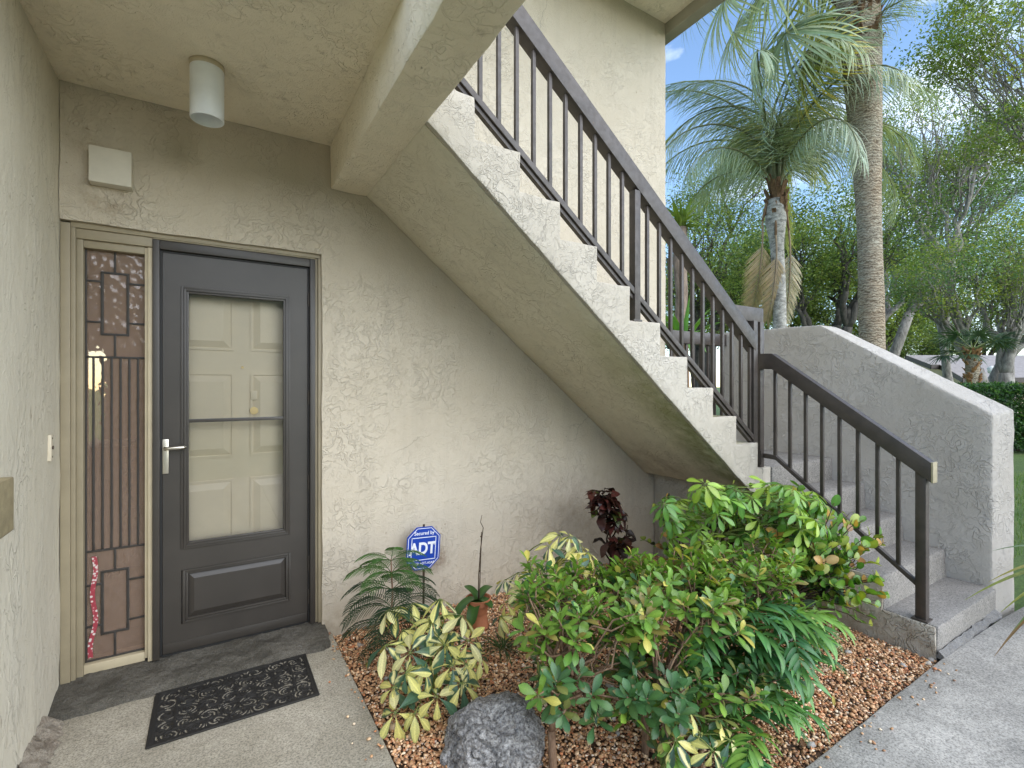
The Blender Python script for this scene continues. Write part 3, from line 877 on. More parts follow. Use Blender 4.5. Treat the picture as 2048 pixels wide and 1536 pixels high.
# ------------------------------------------------------------------ small fittings on the walls
cl = empty('ceiling_light', (-0.02, 2.46, CEIL), 'white metal cylinder downlight hanging from the stucco ceiling', 'ceiling light')
LX, LY = -0.02, 2.46
MB().lathe(LX, LY, [(0.052, CEIL + 0.005), (0.0655, CEIL + 0.004), (0.0655, CEIL - 0.020), (0.060, CEIL - 0.022)], 40).build('collar', M_TANLIGHT, cl, smooth=True)
sh = MB().lathe(LX, LY, [(0.058, CEIL - 0.018), (0.0635, CEIL - 0.019), (0.0635, CEIL - 0.232), (0.0605, CEIL - 0.236), (0.058, CEIL - 0.232), (0.057, CEIL - 0.10), (0.0, CEIL - 0.10)], 48)
me = sh.mesh('shade'); shade_auto(me, 35); link('shade', me, cl, M_WHITE)

vb = MB().box(-0.477, -0.322, 2.866, D + 0.005, 2.333, 2.497).build('vent_box', M_VENT, None, bevel=0.006)
tag(vb, 'square cream vent cover on the wall above the sidelight', 'vent cover')

db = empty('doorbell', (XL, 2.766, 1.147), 'narrow ivory doorbell plate on the left wall', 'doorbell')
MB().box(XL - 0.006, XL + 0.012, 2.752, 2.782, 1.092, 1.202).build('plate', M_BELL, db, bevel=0.003)
MB().tube([(XL + 0.010, 2.767, 1.148), (XL + 0.016, 2.767, 1.148)], 0.008, 16).build('button', M_DARK, db)
for z in (1.187, 1.109):
    MB().tube([(XL + 0.010, 2.767, z), (XL + 0.0135, 2.767, z)], 0.0035, 10).build('screw', M_DARK, db)

wb = MB().prism([(XL - 0.01, 1.160), (-0.468, 1.158), (-0.468, 1.012), (-0.50, 0.985), (XL - 0.01, 0.98)], 'y', 1.30, 1.872)
wbo = wb.build('wall_mailbox', M_BOX, None, bevel=0.005)
tag(wbo, 'tan textured metal box mounted on the left wall', 'mailbox')

# ---- octagonal yard sign
sg = empty('security_sign', (1.124, 2.85, 0.0), 'blue octagonal security company sign on a stake before the wall', 'sign')
SCX, SCZ, SR = 1.105, 0.410, 0.122
SY = 2.84
tilt = Matrix.Rotation(R(-6), 4, 'Y')
sgm = Matrix.Translation((SCX, SY, SCZ)) @ Matrix.Rotation(R(3.5), 4, 'Y')
def octa(w, h, c):
    return [(-w + c, -h), (w - c, -h), (w, -h + c), (w, h - c), (w - c, h), (-w + c, h), (-w, h - c), (-w, -h + c)]
W_, H_, C_ = 0.108, 0.130, 0.058
def xf(mb, M=sgm):
    mb.v = [tuple(M @ Vector(p)) for p in mb.v]; return mb
xf(MB().prism(octa(W_, H_, C_), 'y', 0, 0.006)).build('plate', M_SIGN, sg)
def outline(m, poly, w, y):
    n = len(poly)
    for i in range(n):
        p, q = Vector((*poly[i], 0)), Vector((*poly[(i + 1) % n], 0))
        d = (q - p).normalized(); nn = Vector((-d.y, d.x, 0)) * w
        a, b, c, e = p - d * w * 0.2, q + d * w * 0.2, q + nn, p + nn
        m.add([(k.x, y, k.y) for k in (a, b, c, e)], [(0, 1, 2, 3)])
bl = MB()
outline(bl, octa(W_ - 0.007, H_ - 0.007, C_ - 0.003), 0.0035, -0.0012)
outline(bl, [(-0.080, -0.072), (0.080, -0.072), (0.080, 0.068), (-0.080, 0.068)], 0.0045, -0.0013)
xf(bl).build('border_line', M_SIGNW, sg)
def text_part(txt, size, x, z, y=-0.0016, sx=1.0, bold=0.0, parent=sg, name='lettering'):
    cu = bpy.data.curves.new('lettering', 'FONT')
    cu.body = txt; cu.size = size; cu.align_x = 'CENTER'; cu.align_y = 'CENTER'
    cu.extrude = 0.0003; cu.offset = bold
    tmp = bpy.data.objects.new('tmp', cu); COL.objects.link(tmp)
    dg = bpy.context.evaluated_depsgraph_get()
    me = bpy.data.meshes.new_from_object(tmp.evaluated_get(dg))
    bpy.data.objects.remove(tmp)
    M = sgm @ Matrix.Translation((x, y, z)) @ Matrix.Rotation(math.pi / 2, 4, 'X') @ Matrix.Diagonal((sx, 1, 1, 1))
    me.transform(M)
    me.materials.clear()
    o = link(name, me, parent, M_SIGNW); return o
text_part('Secured by', 0.031, 0.0, 0.092, sx=0.95, bold=0.0004)
text_part('ADT', 0.098, -0.006, -0.004, sx=0.84, bold=0.0035)
text_part('\u00ae', 0.018, 0.070, 0.020)
text_part('1-800-ADT-ASAP', 0.0205, 0.0, -0.092, bold=0.0003)
MB().tube([(SCX + 0.005, SY + 0.014, 0.0), (SCX + 0.008, SY + 0.014, SCZ + H_ + 0.012)], 0.007, 10).build('stake', M_DARK, sg)

# ---- rubber scroll mat
def build_mat():
    x0, x1, y0, y1 = -0.213, 0.407, 2.355, 2.733
    mat = empty('door_mat', (0.1, 2.55, 0.0), 'black rubber scrollwork doormat in front of the door', 'doormat')
    NX, NY = 210, 128
    w, h = x1 - x0, y1 - y0
    X, Y = np.meshgrid(np.linspace(0, w, NX), np.linspace(0, h, NY))
    cen = []
    r2 = np.random.default_rng(3)
    for i in range(7):
        u = (i + 0.5) / 7 * (w - 0.04) + 0.02
        cen += [(u, 0.040, (-1) ** i, 0.017), (u, h - 0.040, -(-1) ** i, 0.017)]
    for j in range(3):
        v = 0.10 + j * (h - 0.20) / 2
        cen += [(0.045, v, (-1) ** j, 0.018), (w - 0.045, v, -(-1) ** j, 0.018)]
    for i in range(6):
        for j in range(3):
            cen.append((0.12 + i * (w - 0.24) / 5 + r2.uniform(-.008, .008), 0.105 + j * (h - 0.21) / 2 + r2.uniform(-.008, .008), 1 if (i + j) % 2 else -1, 0.0155))
    cen = np.array(cen)
    d = np.hypot(X[..., None] - cen[:, 0], Y[..., None] - cen[:, 1])
    k = d.argmin(-1)
    c = cen[k]
    dx, dy = X - c[..., 0], Y - c[..., 1]
    r = np.hypot(dx, dy); ph = np.arctan2(dy, dx)
    f = np.cos(2 * np.pi * (r / c[..., 3] + c[..., 2] * ph / (2 * np.pi) * 2))
    ds = np.sort(d, -1)
    edge = ds[..., 1] - ds[..., 0]
    z = 0.0042 + 0.0022 * f
    z = np.where(edge < 0.005, 0.0062, z)
    nz = np.array([[mnoise.noise(Vector((a * 38, b * 38, 1.3))) for a in np.linspace(0, w, NX)] for b in np.linspace(0, h, NY)])
    hole = (f < -0.35) & (edge > 0.006) & (nz > 0.02)
    bd = np.minimum(np.minimum(X, w - X), np.minimum(Y, h - Y))
    hole |= (edge > 0.003) & (edge < 0.016) & (nz > 0.22) & (f < 0.3)
    hole &= bd > 0.014
    inner = np.abs(np.minimum(np.minimum(X - 0.078, w - 0.078 - X), np.minimum(Y - 0.072, h - 0.072 - Y)))
    z = np.where(inner < 0.004, 0.0075, z); hole &= ~(inner < 0.004)
    z = np.where(bd < 0.012, 0.0075, z)
    vs = np.stack([X + x0, Y + y0, z], -1).reshape(-1, 3)
    fs = []
    for j in range(NY - 1):
        for i in range(NX - 1):
            if hole[j, i] and hole[j, i + 1] or hole[j, i] and hole[j + 1, i]: continue
            fs.append((j * NX + i, j * NX + i + 1, (j + 1) * NX + i + 1, (j + 1) * NX + i))
    me = bpy.data.meshes.new('scrollwork')
    me.from_pydata(vs.tolist(), [], fs); me.update()
    me.polygons.foreach_set('use_smooth', [True] * len(me.polygons))
    link('scrollwork', me, mat, M_RUBBER)
    b = MB()
    e = 0.008
    b.box(x0 - e, x1 + e, y0 - e, y0 + 0.002, 0.0005, 0.009); b.box(x0 - e, x1 + e, y1 - 0.002, y1 + e, 0.0005, 0.009)
    b.box(x0 - e, x0 + 0.002, y0 + 0.002, y1 - 0.002, 0.0005, 0.0088); b.box(x1 - 0.002, x1 + e, y0 + 0.002, y1 - 0.002, 0.0005, 0.0088)
    b.build('border', M_RUBBER, mat, bevel=0.003)
build_mat()
# ------------------------------------------------------------------ planting: helpers
FPX = 975.45
CY, SY_ = math.cos(YAW), math.sin(YAW)
def P(u, v, F):
    """point at forward distance F along the sight line of photo pixel (u,v): used once, to survey where each plant stands"""
    a = (u - 1024) / FPX
    return Vector(((a * CY + SY_) * F, (-a * SY_ + CY) * F, CAM_H - (v - 771.45) / FPX * F))
CAMP = Vector((0, 0, CAM_H))
def uni(a, b): return random.uniform(a, b)
def rvec(s=1.0): return Vector((random.gauss(0, s), random.gauss(0, s), random.gauss(0, s)))

def leaf_material(name, rough=0.32, trans=0.28, spec=0.5, bump=0.0):
    t = NT(name)
    at = t.new('ShaderNodeAttribute'); at.attribute_name = 'Col'
    v = t.co()
    tone = t.ramp(t.noise(v, 25, 2, 0.5).outputs['Fac'], [(0.3, 0.88), (0.7, 1.12)])
    c = t.mix(1.0, at.outputs['Color'], tone, 'MULTIPLY')
    t.set(col=c, rough=rough, spec=spec)
    out = t.n['Material Output']
    tl = t.new('ShaderNodeBsdfTranslucent')
    c2 = t.mix(1.0, c, (1.15, 1.25, 0.55), 'MULTIPLY')
    t.l.new(c2, tl.inputs['Color'])
    ms = t.new('ShaderNodeMixShader'); ms.inputs[0].default_value = trans
    t.l.new(t.b.outputs[0], ms.inputs[1]); t.l.new(tl.outputs[0], ms.inputs[2])
    t.l.new(ms.outputs[0], out.inputs['Surface'])
    return t.m
M_LEAF = leaf_material('broad_leaf')
M_MATTE = leaf_material('soft_leaf', 0.6, 0.3, 0.3)

def bark(name, a, b, scale=30, bump=0.004, stretch=(1, 1, 0.3)):
    t = NT(name)
    v = t.co(scale=stretch)
    n = t.noise(v, scale, 5, 0.7)
    return t.set(col=t.ramp(n.outputs['Fac'], [(0.3, a), (0.7, b)]), rough=0.9, normal=t.bump(n.outputs['Fac'], bump, 1.0), spec=0.2)
M_TWIG = bark('tan_twig', (0.13, 0.075, 0.045), (0.30, 0.20, 0.13), 60, 0.003)
M_GREENSTEM = bark('green_stem', (0.09, 0.13, 0.03), (0.20, 0.24, 0.07), 60, 0.001)
M_DARKSTEM = bark('dark_stem', (0.04, 0.028, 0.018), (0.10, 0.07, 0.045), 60, 0.002)

class LeafArr:
    def __init__(s): s.V, s.F, s.C = [], [], []
    def leaf(s, L, W, col, n=6, shape='ovate', fold=0.25, curl=0.3, M=None, ncol=3, vari=None, tip=0.0, base=0.0, wave=0.0):
        """one blade along +Y, upper side +Z"""
        o = len(s.V)
        y = z = 0.0
        ang = 0.0
        cols = np.linspace(-1, 1, ncol)
        brown = uni(0, 1) < 0.07
        for i in range(n + 1):
            t = i / n
            if shape == 'obovate': w = math.sin(math.pi * min(1, t ** 1.7) * 0.93 + 0.03) ** 0.85 * (1 if t < 0.97 else 0.55)
            elif shape == 'round': w = math.sqrt(max(0, 1 - (2 * min(max(t, 0.02), 0.985) - 1) ** 2))
            elif shape == 'lance': w = (math.sin(math.pi * t ** 0.72)) ** 0.9 if 0 < t < 1 else 0.0
            elif shape == 'strap': w = min(1, t * 6 + 0.35) * (1 if t < 0.7 else max(0.08, math.sqrt(max(0, 1 - ((t - 0.7) / 0.3) ** 2))))
            else: w = math.sin(math.pi * t) ** 0.8 if 0 < t < 1 else 0.0
            w = max(w, 0.05) * W / 2
            for c in cols:
                zz = z + abs(c) * w * fold + (wave * W * math.sin(t * 9 + c * 2) if wave else 0)
                p = Vector((c * w, y, zz))
                if M is not None: p = M @ p
                s.V.append(tuple(p))
                cc = vari(t, c) if vari else col
                k = (1.22 if abs(c) < 0.1 else 0.92) * (0.86 + 0.22 * t)
                if t > 0.93 and brown: cc = (0.24, 0.15, 0.06)
                s.C.append((cc[0] * k, cc[1] * k, cc[2] * k, 1))
            ang -= curl / n
            y += math.cos(ang) * L / n
            z += math.sin(ang) * L / n
        m = ncol
        for i in range(n):
            for j in range(m - 1):
                a = o + i * m + j
                s.F.append((a, a + 1, a + m + 1, a + m))
        return s
    def tube(s, pts, radii, col, n=5):
        mb = MB().tube(pts, radii, n, cap=False)
        o = len(s.V)
        s.V += mb.v; s.F += [tuple(i + o for i in f) for f in mb.f]; s.C += [(*col, 1)] * len(mb.v)
        return s
    def mesh(s, name, mat):
        me = bpy.data.meshes.new(name)
        me.from_pydata(s.V, [], s.F)
        at = me.attributes.new('Col', 'FLOAT_COLOR', 'POINT')
        at.data.foreach_set('color', np.array(s.C, dtype=np.float32).ravel())
        me.polygons.foreach_set('use_smooth', [True] * len(me.polygons))
        me.materials.append(mat); me.update()
        CACHE[me.name] = (np.array(s.V), s.F, np.array(s.C))
        return me
CACHE = {}

def frame(p, d, up=Vector((0, 0, 1)), s=1.0):
    y = d.normalized()
    x = y.cross(up)
    if x.length < 1e-3: x = y.orthogonal()
    x.normalize(); z = x.cross(y)
    M = Matrix.Identity(4)
    for i in range(3):
        M[i][0], M[i][1], M[i][2], M[i][3] = x[i] * s, y[i] * s, z[i] * s, p[i]
    return M

def place_leaves(parent, items, limit=300, name='leaf'):
    items = sorted(items, key=lambda it: (it[1].translation - CAMP).length)
    inv = Matrix.Translation(parent.location).inverted()
    for me, M in items[:limit]:
        o = bpy.data.objects.new(name, me)
        COL.objects.link(o)
        o.parent = parent
        o.matrix_parent_inverse = inv
        o.matrix_basis = M
    rest = items[limit:]
    if rest:
        la = LeafArr(); off = 0
        Vs, Cs = [], []
        for me, M in rest:
            V, F, C = CACHE[me.name]
            A = np.array(M)
            Vs.append(V @ A[:3, :3].T + A[:3, 3]); Cs.append(C)
            la.F += [tuple(i + off for i in f) for f in F]; off += len(V)
        la.V = np.concatenate(Vs).tolist(); la.C = np.concatenate(Cs).tolist()
        me = la.mesh('leaf_mass', rest[0][0].materials[0])
        o = link('leaf_mass', me, parent); o['kind'] = 'stuff'

def wobble(p, q, n=5, amp=0.02, sag=0.0):
    p, q = Vector(p), Vector(q)
    out = []
    L = (q - p).length
    for i in range(n + 1):
        t = i / n
        k = math.sin(math.pi * t)
        out.append(p.lerp(q, t) + rvec(amp * L) * k + Vector((0, 0, -sag * k)))
    return out

def jit(col, a=0.15):
    k = 1 + uni(-a, a); h = uni(-a, a) * 0.5
    return (max(0, col[0] * k * (1 + h)), col[1] * k, max(0, col[2] * k * (1 - h)))

# ---- leaf meshes
GREEN_TOP = (0.085, 0.165, 0.040); GREEN_LITE = (0.155, 0.245, 0.055); GREEN_DARK = (0.030, 0.075, 0.035); GREEN_BLUE = (0.055, 0.120, 0.065)
def variants(name, n, fn, mat=None):
    out = []
    for i in range(n):
        la = LeafArr(); fn(la, i)
        out.append(la.mesh(name, mat or M_LEAF))
    return out
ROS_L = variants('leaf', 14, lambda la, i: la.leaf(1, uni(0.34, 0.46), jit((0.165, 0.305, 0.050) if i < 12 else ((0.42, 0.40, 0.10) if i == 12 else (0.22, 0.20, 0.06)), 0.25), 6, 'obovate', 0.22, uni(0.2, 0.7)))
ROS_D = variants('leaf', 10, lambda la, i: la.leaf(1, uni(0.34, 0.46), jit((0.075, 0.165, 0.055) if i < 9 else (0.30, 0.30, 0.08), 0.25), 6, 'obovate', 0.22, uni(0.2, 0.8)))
ROUND_G = variants('leaf', 10, lambda la, i: la.leaf(1, 0.66, jit((0.11, 0.24, 0.032), 0.28), 6, 'round', 0.20, uni(0.1, 0.6)))
ROUND_O = variants('leaf', 4, lambda la, i: la.leaf(1, 0.68, jit((0.42, 0.26, 0.07), 0.2) if i < 3 else (0.30, 0.15, 0.05), 6, 'round', 0.25, uni(0.1, 0.5)))
ROUND_Y = variants('leaf', 4, lambda la, i: la.leaf(1, 0.68, jit((0.28, 0.34, 0.05)), 6, 'round', 0.25, uni(0.1, 0.5)))
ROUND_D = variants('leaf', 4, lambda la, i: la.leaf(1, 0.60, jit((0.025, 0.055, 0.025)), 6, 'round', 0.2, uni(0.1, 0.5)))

def palmate(la, n, L, W, colfn, droop=0.5, varifn=None, ncol=3):
    for k in range(n):
        a = 2 * math.pi * (k + uni(-0.12, 0.12)) / n
        d = droop + uni(-0.2, 0.25)
        ll = L * uni(0.75, 1.08)
        M = Matrix.Rotation(a, 4, 'Z') @ Matrix.Rotation(-d, 4, 'X') @ Matrix.Translation((0, L * 0.13, 0))
        la.tube([tuple(Matrix.Rotation(a, 4, 'Z') @ Vector((0, 0, 0))), tuple(M @ Vector((0, 0.02 * L, 0)))], [0.012 * L, 0.010 * L], (0.2, 0.26, 0.08), 4)
        la.leaf(ll, W * ll, colfn(k), 7, 'obovate' if uni(0, 1) < 0.6 else 'ovate', 0.18, uni(0.25, 0.8), M, ncol, varifn(k) if varifn else None)
YEL = (0.74, 0.69, 0.24); YEL2 = (0.80, 0.74, 0.36)
def vary_yellow(k):
    mode = uni(0, 1); ph = uni(0, 6); g = jit((0.075, 0.145, 0.085), 0.2); yl = jit(YEL if uni(0, 1) < 0.6 else YEL2, 0.1)
    split = uni(-0.3, 0.9)
    def f(t, c):
        nz = math.sin(t * 9 + ph) * 0.25 + math.sin(c * 4 + ph * 2) * 0.2
        if mode < 0.60: y = abs(c) + nz * 0.4 < 0.98
        elif mode < 0.80: y = abs(c) + nz < 0.45 and t > 0.05
        elif mode < 0.90: y = c > split + nz
        else: y = False
        return yl if y else g
    return f
VAR_LEAF = variants('leaf', 9, lambda la, i: palmate(la, random.choice((6, 7, 7, 8)), 1.0, 0.38, lambda k: YEL, 0.35 + 0.07 * (i % 4), vary_yellow, 7))
GRN_LEAF = variants('leaf', 6, lambda la, i: palmate(la, random.choice((7, 8)), 1.0, 0.34, (lambda c: (lambda k: jit(c, 0.12)))(((0.20, 0.36, 0.05), (0.12, 0.27, 0.05), (0.30, 0.44, 0.06))[i % 3]), 0.35))
DRK_LEAF = variants('leaf', 3, lambda la, i: palmate(la, 7, 1.0, 0.36, lambda k: jit((0.028, 0.060, 0.030), 0.2), 0.45))

def rosette(items, tip, axis, meshes, n, L, open0=0.5, open1=1.25):
    ax = axis.normalized()
    o = ax.orthogonal().normalized(); b = ax.cross(o)
    ph = uni(0, 6.28)
    for k in range(n):
        a = ph + k * 2.4
        th = open0 + (open1 - open0) * (k / max(1, n - 1)) + uni(-0.15, 0.15)
        d = ax * math.cos(th) + (o * math.cos(a) + b * math.sin(a)) * math.sin(th)
        up = ax * math.sin(th) - (o * math.cos(a) + b * math.sin(a)) * math.cos(th)
        s = L * uni(0.7, 1.1) * (0.6 + 0.4 * min(1, (k + 2) / n * 1.6))
        items.append((random.choice(meshes), frame(tip - ax * 0.006 * k, d, up, s)))

# ------------------------------------------------------------------ gravel
def build_gravel():
    phi = (1 + 5 ** 0.5) / 2
    ico = np.array([(-1, phi, 0), (1, phi, 0), (-1, -phi, 0), (1, -phi, 0), (0, -1, phi), (0, 1, phi), (0, -1, -phi), (0, 1, -phi), (phi, 0, -1), (phi, 0, 1), (-phi, 0, -1), (-phi, 0, 1)], float)
    ico /= np.linalg.norm(ico[0])
    tri = np.array([(0, 11, 5), (0, 5, 1), (0, 1, 7), (0, 7, 10), (0, 10, 11), (1, 5, 9), (5, 11, 4), (11, 10, 2), (10, 7, 6), (7, 1, 8), (3, 9, 4), (3, 4, 2), (3, 2, 6), (3, 6, 8), (3, 8, 9), (4, 9, 5), (2, 4, 11), (6, 2, 10), (8, 6, 7), (9, 8, 1)])
    N = 62000
    x = rng.uniform(0.588, 3.205, N); y = rng.uniform(0.965, 2.915, N)
    ok = (y > 0.965 + 0.02 * (x - 0.58) / 2.6 + 0.006)
    x, y = x[ok], y[ok]; N = len(x)
    r = rng.lognormal(math.log(0.0054), 0.25, N)
    big = rng.random(N) < 0.0025
    r[big] = rng.uniform(0.011, 0.019, big.sum())
    hump = np.array([mnoise.noise(Vector((a * 1.7, b * 1.7, 0.4))) for a, b in zip(x, y)]) * 0.02
    z = -0.022 + hump + rng.uniform(-0.006, 0.010, N) + np.where(big, 0.004, 0)
    sc = np.stack([r * rng.uniform(1.0, 1.5, N), r * rng.uniform(0.8, 1.15, N), r * rng.uniform(0.5, 0.8, N)], 1)
    az = rng.uniform(0, 2 * np.pi, N); tl = rng.normal(0, 0.25, N)
    V = ico[None] * (1 + rng.normal(0, 0.10, (N, 12, 1))) * sc[:, None]
    c, s = np.cos(tl)[:, None], np.sin(tl)[:, None]
    V = np.stack([V[..., 0] * c + V[..., 2] * s, V[..., 1], -V[..., 0] * s + V[..., 2] * c], -1)
    c, s = np.cos(az)[:, None], np.sin(az)[:, None]
    V = np.stack([V[..., 0] * c - V[..., 1] * s, V[..., 0] * s + V[..., 1] * c, V[..., 2]], -1)
    # a few stones kicked out onto the concrete
    st = rng.random(N) < 0.0022
    sd = rng.random(N) < 0.6
    y = np.where(st & sd, 0.965 - np.abs(rng.normal(0, 0.06, N)), y); x = np.where(st & ~sd, 0.575 - np.abs(rng.normal(0, 0.05, N)), x)
    z = np.where(st, 0.004 + sc[:, 2] * 0.7, z)
    V += np.stack([x, y, z], 1)[:, None]
    pal = np.array([(0.30, 0.17, 0.085), (0.40, 0.24, 0.13), (0.23, 0.12, 0.06), (0.48, 0.34, 0.21), (0.55, 0.45, 0.33), (0.17, 0.10, 0.065), (0.34, 0.27, 0.21), (0.62, 0.55, 0.46), (0.36, 0.15, 0.07)])
    pc = np.array((1.66, 1.62, 1.58)) * pal[rng.choice(len(pal), N, p=[.22, .22, .13, .14, .06, .08, .04, .01, .10])] * rng.uniform(0.75, 1.2, (N, 1))
    pc[big] = np.array([(0.52, 0.47, 0.40), (0.36, 0.34, 0.31), (0.45, 0.33, 0.22)])[rng.integers(0, 3, big.sum())]
    colr = np.concatenate([np.repeat(pc[:, None], 12, 1), np.ones((N, 12, 1))], -1)
    F = (tri[None] + (np.arange(N) * 12)[:, None, None]).reshape(-1, 3)
    me = bpy.data.meshes.new('gravel')
    me.vertices.add(N * 12); me.vertices.foreach_set('co', V.ravel().astype(np.float32))
    nf = len(F)
    me.loops.add(nf * 3); me.loops.foreach_set('vertex_index', F.ravel().astype(np.int32))
    me.polygons.add(nf); me.polygons.foreach_set('loop_start', np.arange(0, nf * 3, 3, dtype=np.int32))
    me.polygons.foreach_set('use_smooth', np.ones(nf, dtype=bool))
    at = me.attributes.new('Col', 'FLOAT_COLOR', 'POINT'); at.data.foreach_set('color', colr.ravel().astype(np.float32))
    me.update(calc_edges=True); me.validate()
    t = NT('river_pebble')
    a = t.new('ShaderNodeAttribute'); a.attribute_name = 'Col'
    t.set(col=t.mix(1.0, a.outputs['Color'], t.ramp(t.noise(t.co(), 220, 2).outputs['Fac'], [(0.3, 0.75), (0.7, 1.2)]), 'MULTIPLY'), rough=0.6, spec=0.4)
    o = link('gravel', me, None, t.m)
    tag(o, 'brown and tan river pebble gravel covering the planting bed', 'gravel', kind='stuff')
build_gravel()

# ------------------------------------------------------------------ boulder
def build_rock():
    bm = bmesh.new()
    bmesh.ops.create_icosphere(bm, subdivisions=6, radius=1.0)
    for v in bm.verts:
        d = v.co.normalized()
        n = mnoise.fractal(d * 1.3 + Vector((3.1, 0.2, 1.0)), 0.9, 2.0, 3) * 0.20
        rd = abs(mnoise.noise(d * 2.6 + Vector((7, 1, 4)) + mnoise.noise_vector(d * 2.0) * 0.5))
        n += min(rd, 0.20) * 0.62 - 0.05
        n += mnoise.fractal(d * 9.0, 0.8, 2.0, 4) * 0.035
        r = 1 + n
        v.co = Vector((d.x * 0.205 * r, d.y * 0.185 * r, d.z * 0.150 * r))
    me = bpy.data.meshes.new('boulder'); bm.to_mesh(me); bm.free()
    me.polygons.foreach_set('use_smooth', [True] * len(me.polygons))
    t = NT('pitted_grey_rock')
    v = t.co()
    a = t.noise(v, 70, 5, 0.75); b = t.noise(v, 14, 5, 0.7)
    c = t.ramp(a.outputs['Fac'], [(0.34, (0.13, 0.125, 0.12)), (0.48, (0.38, 0.365, 0.35)), (0.62, (0.68, 0.66, 0.635))])
    c = t.mix(0.8, c, t.ramp(b.outputs['Fac'], [(0.3, 0.55), (0.65, 1.15)]), 'MULTIPLY')
    n = t.bump(a.outputs['Fac'], 0.022, 1.0)
    t.set(col=c, rough=0.9, normal=t.bump(b.outputs['Fac'], 0.035, 1.0, n), spec=0.2)
    o = link('boulder', me, None, t.m)
    o.location = (0.95, 1.665, -0.005); o.rotation_euler = (0, 0.05, 0.5)
    tag(o, 'pitted grey boulder lying on the pebbles at the front', 'boulder')
build_rock()

# ------------------------------------------------------------------ variegated scheffleras
def schefflera(name, label, base, hubs, meshes, L, group=None, stems=3, stem_mat=None, face=0.55):
    base = Vector(base)
    root = empty(name, base, label, 'shrub', group)
    items = []
    st = MB()
    nodes = []
    cen = sum((Vector(h) for h in hubs), Vector()) / len(hubs)
    tops = []
    for k in range(stems):
        top = Vector((base.x, base.y, 0)).lerp(Vector((cen.x, cen.y, 0)), 0.5) + Vector((uni(-1, 1) * 0.09, uni(-1, 1) * 0.09, cen.z * uni(0.75, 1.25)))
        pts = wobble(base + Vector((uni(-.03, .03), uni(-.03, .03), -0.03)), top, 5, 0.03)
        st.tube(pts, [0.0085, 0.008, 0.0075, 0.007, 0.006, 0.005], 7)
        tops += pts[2:]
    for h in hubs:
        h = Vector(h)
        near = min(tops, key=lambda q: (q - h).length + uni(0, 0.06))
        st.tube(wobble(near, h, 4, 0.04, -0.012), [0.0032, 0.0028, 0.0025, 0.0022, 0.0022], 5)
        out = (h - near); out.z *= 0.3
        if out.length < 1e-4: out = rvec(1)
        to_cam = (CAMP - h).normalized()
        nrm = (Vector((0, 0, 1)) * 0.9 + out.normalized() * 0.55 + to_cam * face * uni(0.3, 1.0) + rvec(0.18)).normalized()
        x = nrm.orthogonal().normalized(); y = nrm.cross(x)
        a = uni(0, 6.28); x2 = x * math.cos(a) + y * math.sin(a)
        items.append((random.choice(meshes), frame(h, x2, nrm, L * uni(0.8, 1.12))))
    st.build('stem', stem_mat or M_GREENSTEM, root, smooth=True)
    place_leaves(root, items)
    return root

hub_px = [(880, 1197, 2.36), (796, 1212, 2.38), (774, 1221, 2.34), (825, 1205, 2.42), (864, 1240, 2.28), (873, 1220, 2.36), (924, 1231, 2.34), (771, 1290, 2.20), (820, 1305, 2.14), (890, 1290, 2.16),
          (937, 1281, 2.22), (812, 1345, 2.04), (874, 1393, 1.98), (924, 1367, 2.06), (786, 1375, 2.04), (790, 1425, 1.96), (830, 1425, 1.97), (960, 1312, 2.2), (845, 1265, 2.25), (905, 1330, 2.12), (850, 1340, 2.1), (935, 1330, 2.15), (805, 1260, 2.3), (900, 1255, 2.3)]
schefflera('variegated_shrub', 'yellow and green variegated shrub at the left, touching the grey boulder', (0.87, 2.10, -0.02), [P(*h) for h in hub_px], VAR_LEAF, 0.112, 'variegated shrubs')
hub_px = [(1120, 1070, 2.5), (1160, 1088, 2.5), (1140, 1072, 2.45), (1098, 1092, 2.48), (1178, 1105, 2.45), (1095, 1128, 2.58), (1130, 1148, 2.55), (1180, 1128, 2.55), (1012, 1205, 2.52), (1045, 1180, 2.5), (1000, 1232, 2.5), (1062, 1150, 2.5), (1035, 1145, 2.62),
          (1085, 1165, 2.45), (1140, 1110, 2.6), (1010, 1160, 2.6), (1060, 1210, 2.45), (1095, 1195, 2.42), (1150, 1165, 2.5)]
schefflera('variegated_shrub', 'variegated yellow shrub against the wall, right of the orchid pot', (1.52, 2.12, -0.02), [P(*h) for h in hub_px], VAR_LEAF, 0.098, 'variegated shrubs')
hub_px = [(1375, 1415, 1.72), (1400, 1465, 1.68), (1440, 1440, 1.72), (1350, 1480, 1.66), (1425, 1500, 1.62), (1460, 1480, 1.66), (1345, 1400, 1.8), (1170, 1330, 2.1), (1200, 1400, 2.0)]
schefflera('variegated_shrub', 'low variegated shrub at the bottom edge beneath the woody shrub', (1.42, 1.22, -0.02), [P(*h) for h in hub_px], VAR_LEAF, 0.075, 'variegated shrubs', stems=2)
# green umbrella plant behind
hubs = []
for i in range(150):
    u = uni(1325, 1660)
    f = uni(2.45, 3.05)
    top = 965 + max(0, (u - 1560)) * 0.25 + max(0, 1400 - u) * 0.35
    v = top + abs(random.gauss(0, 1)) * 75
    hubs.append(P(u, min(v, 1200), f))
schefflera('umbrella_plant', 'bright green umbrella plant crowding the foot of the upper stair', (2.30, 1.80, -0.02), hubs, GRN_LEAF, 0.094, None, stems=7, face=0.35)
hubs = [P(uni(1178, 1250), uni(1105, 1165), uni(3.0, 3.4)) for i in range(9)]
schefflera('umbrella_plant', 'small dark umbrella plant in the shade under the red croton', (2.2, 2.4, -0.02), hubs, DRK_LEAF, 0.085, None, stems=2)

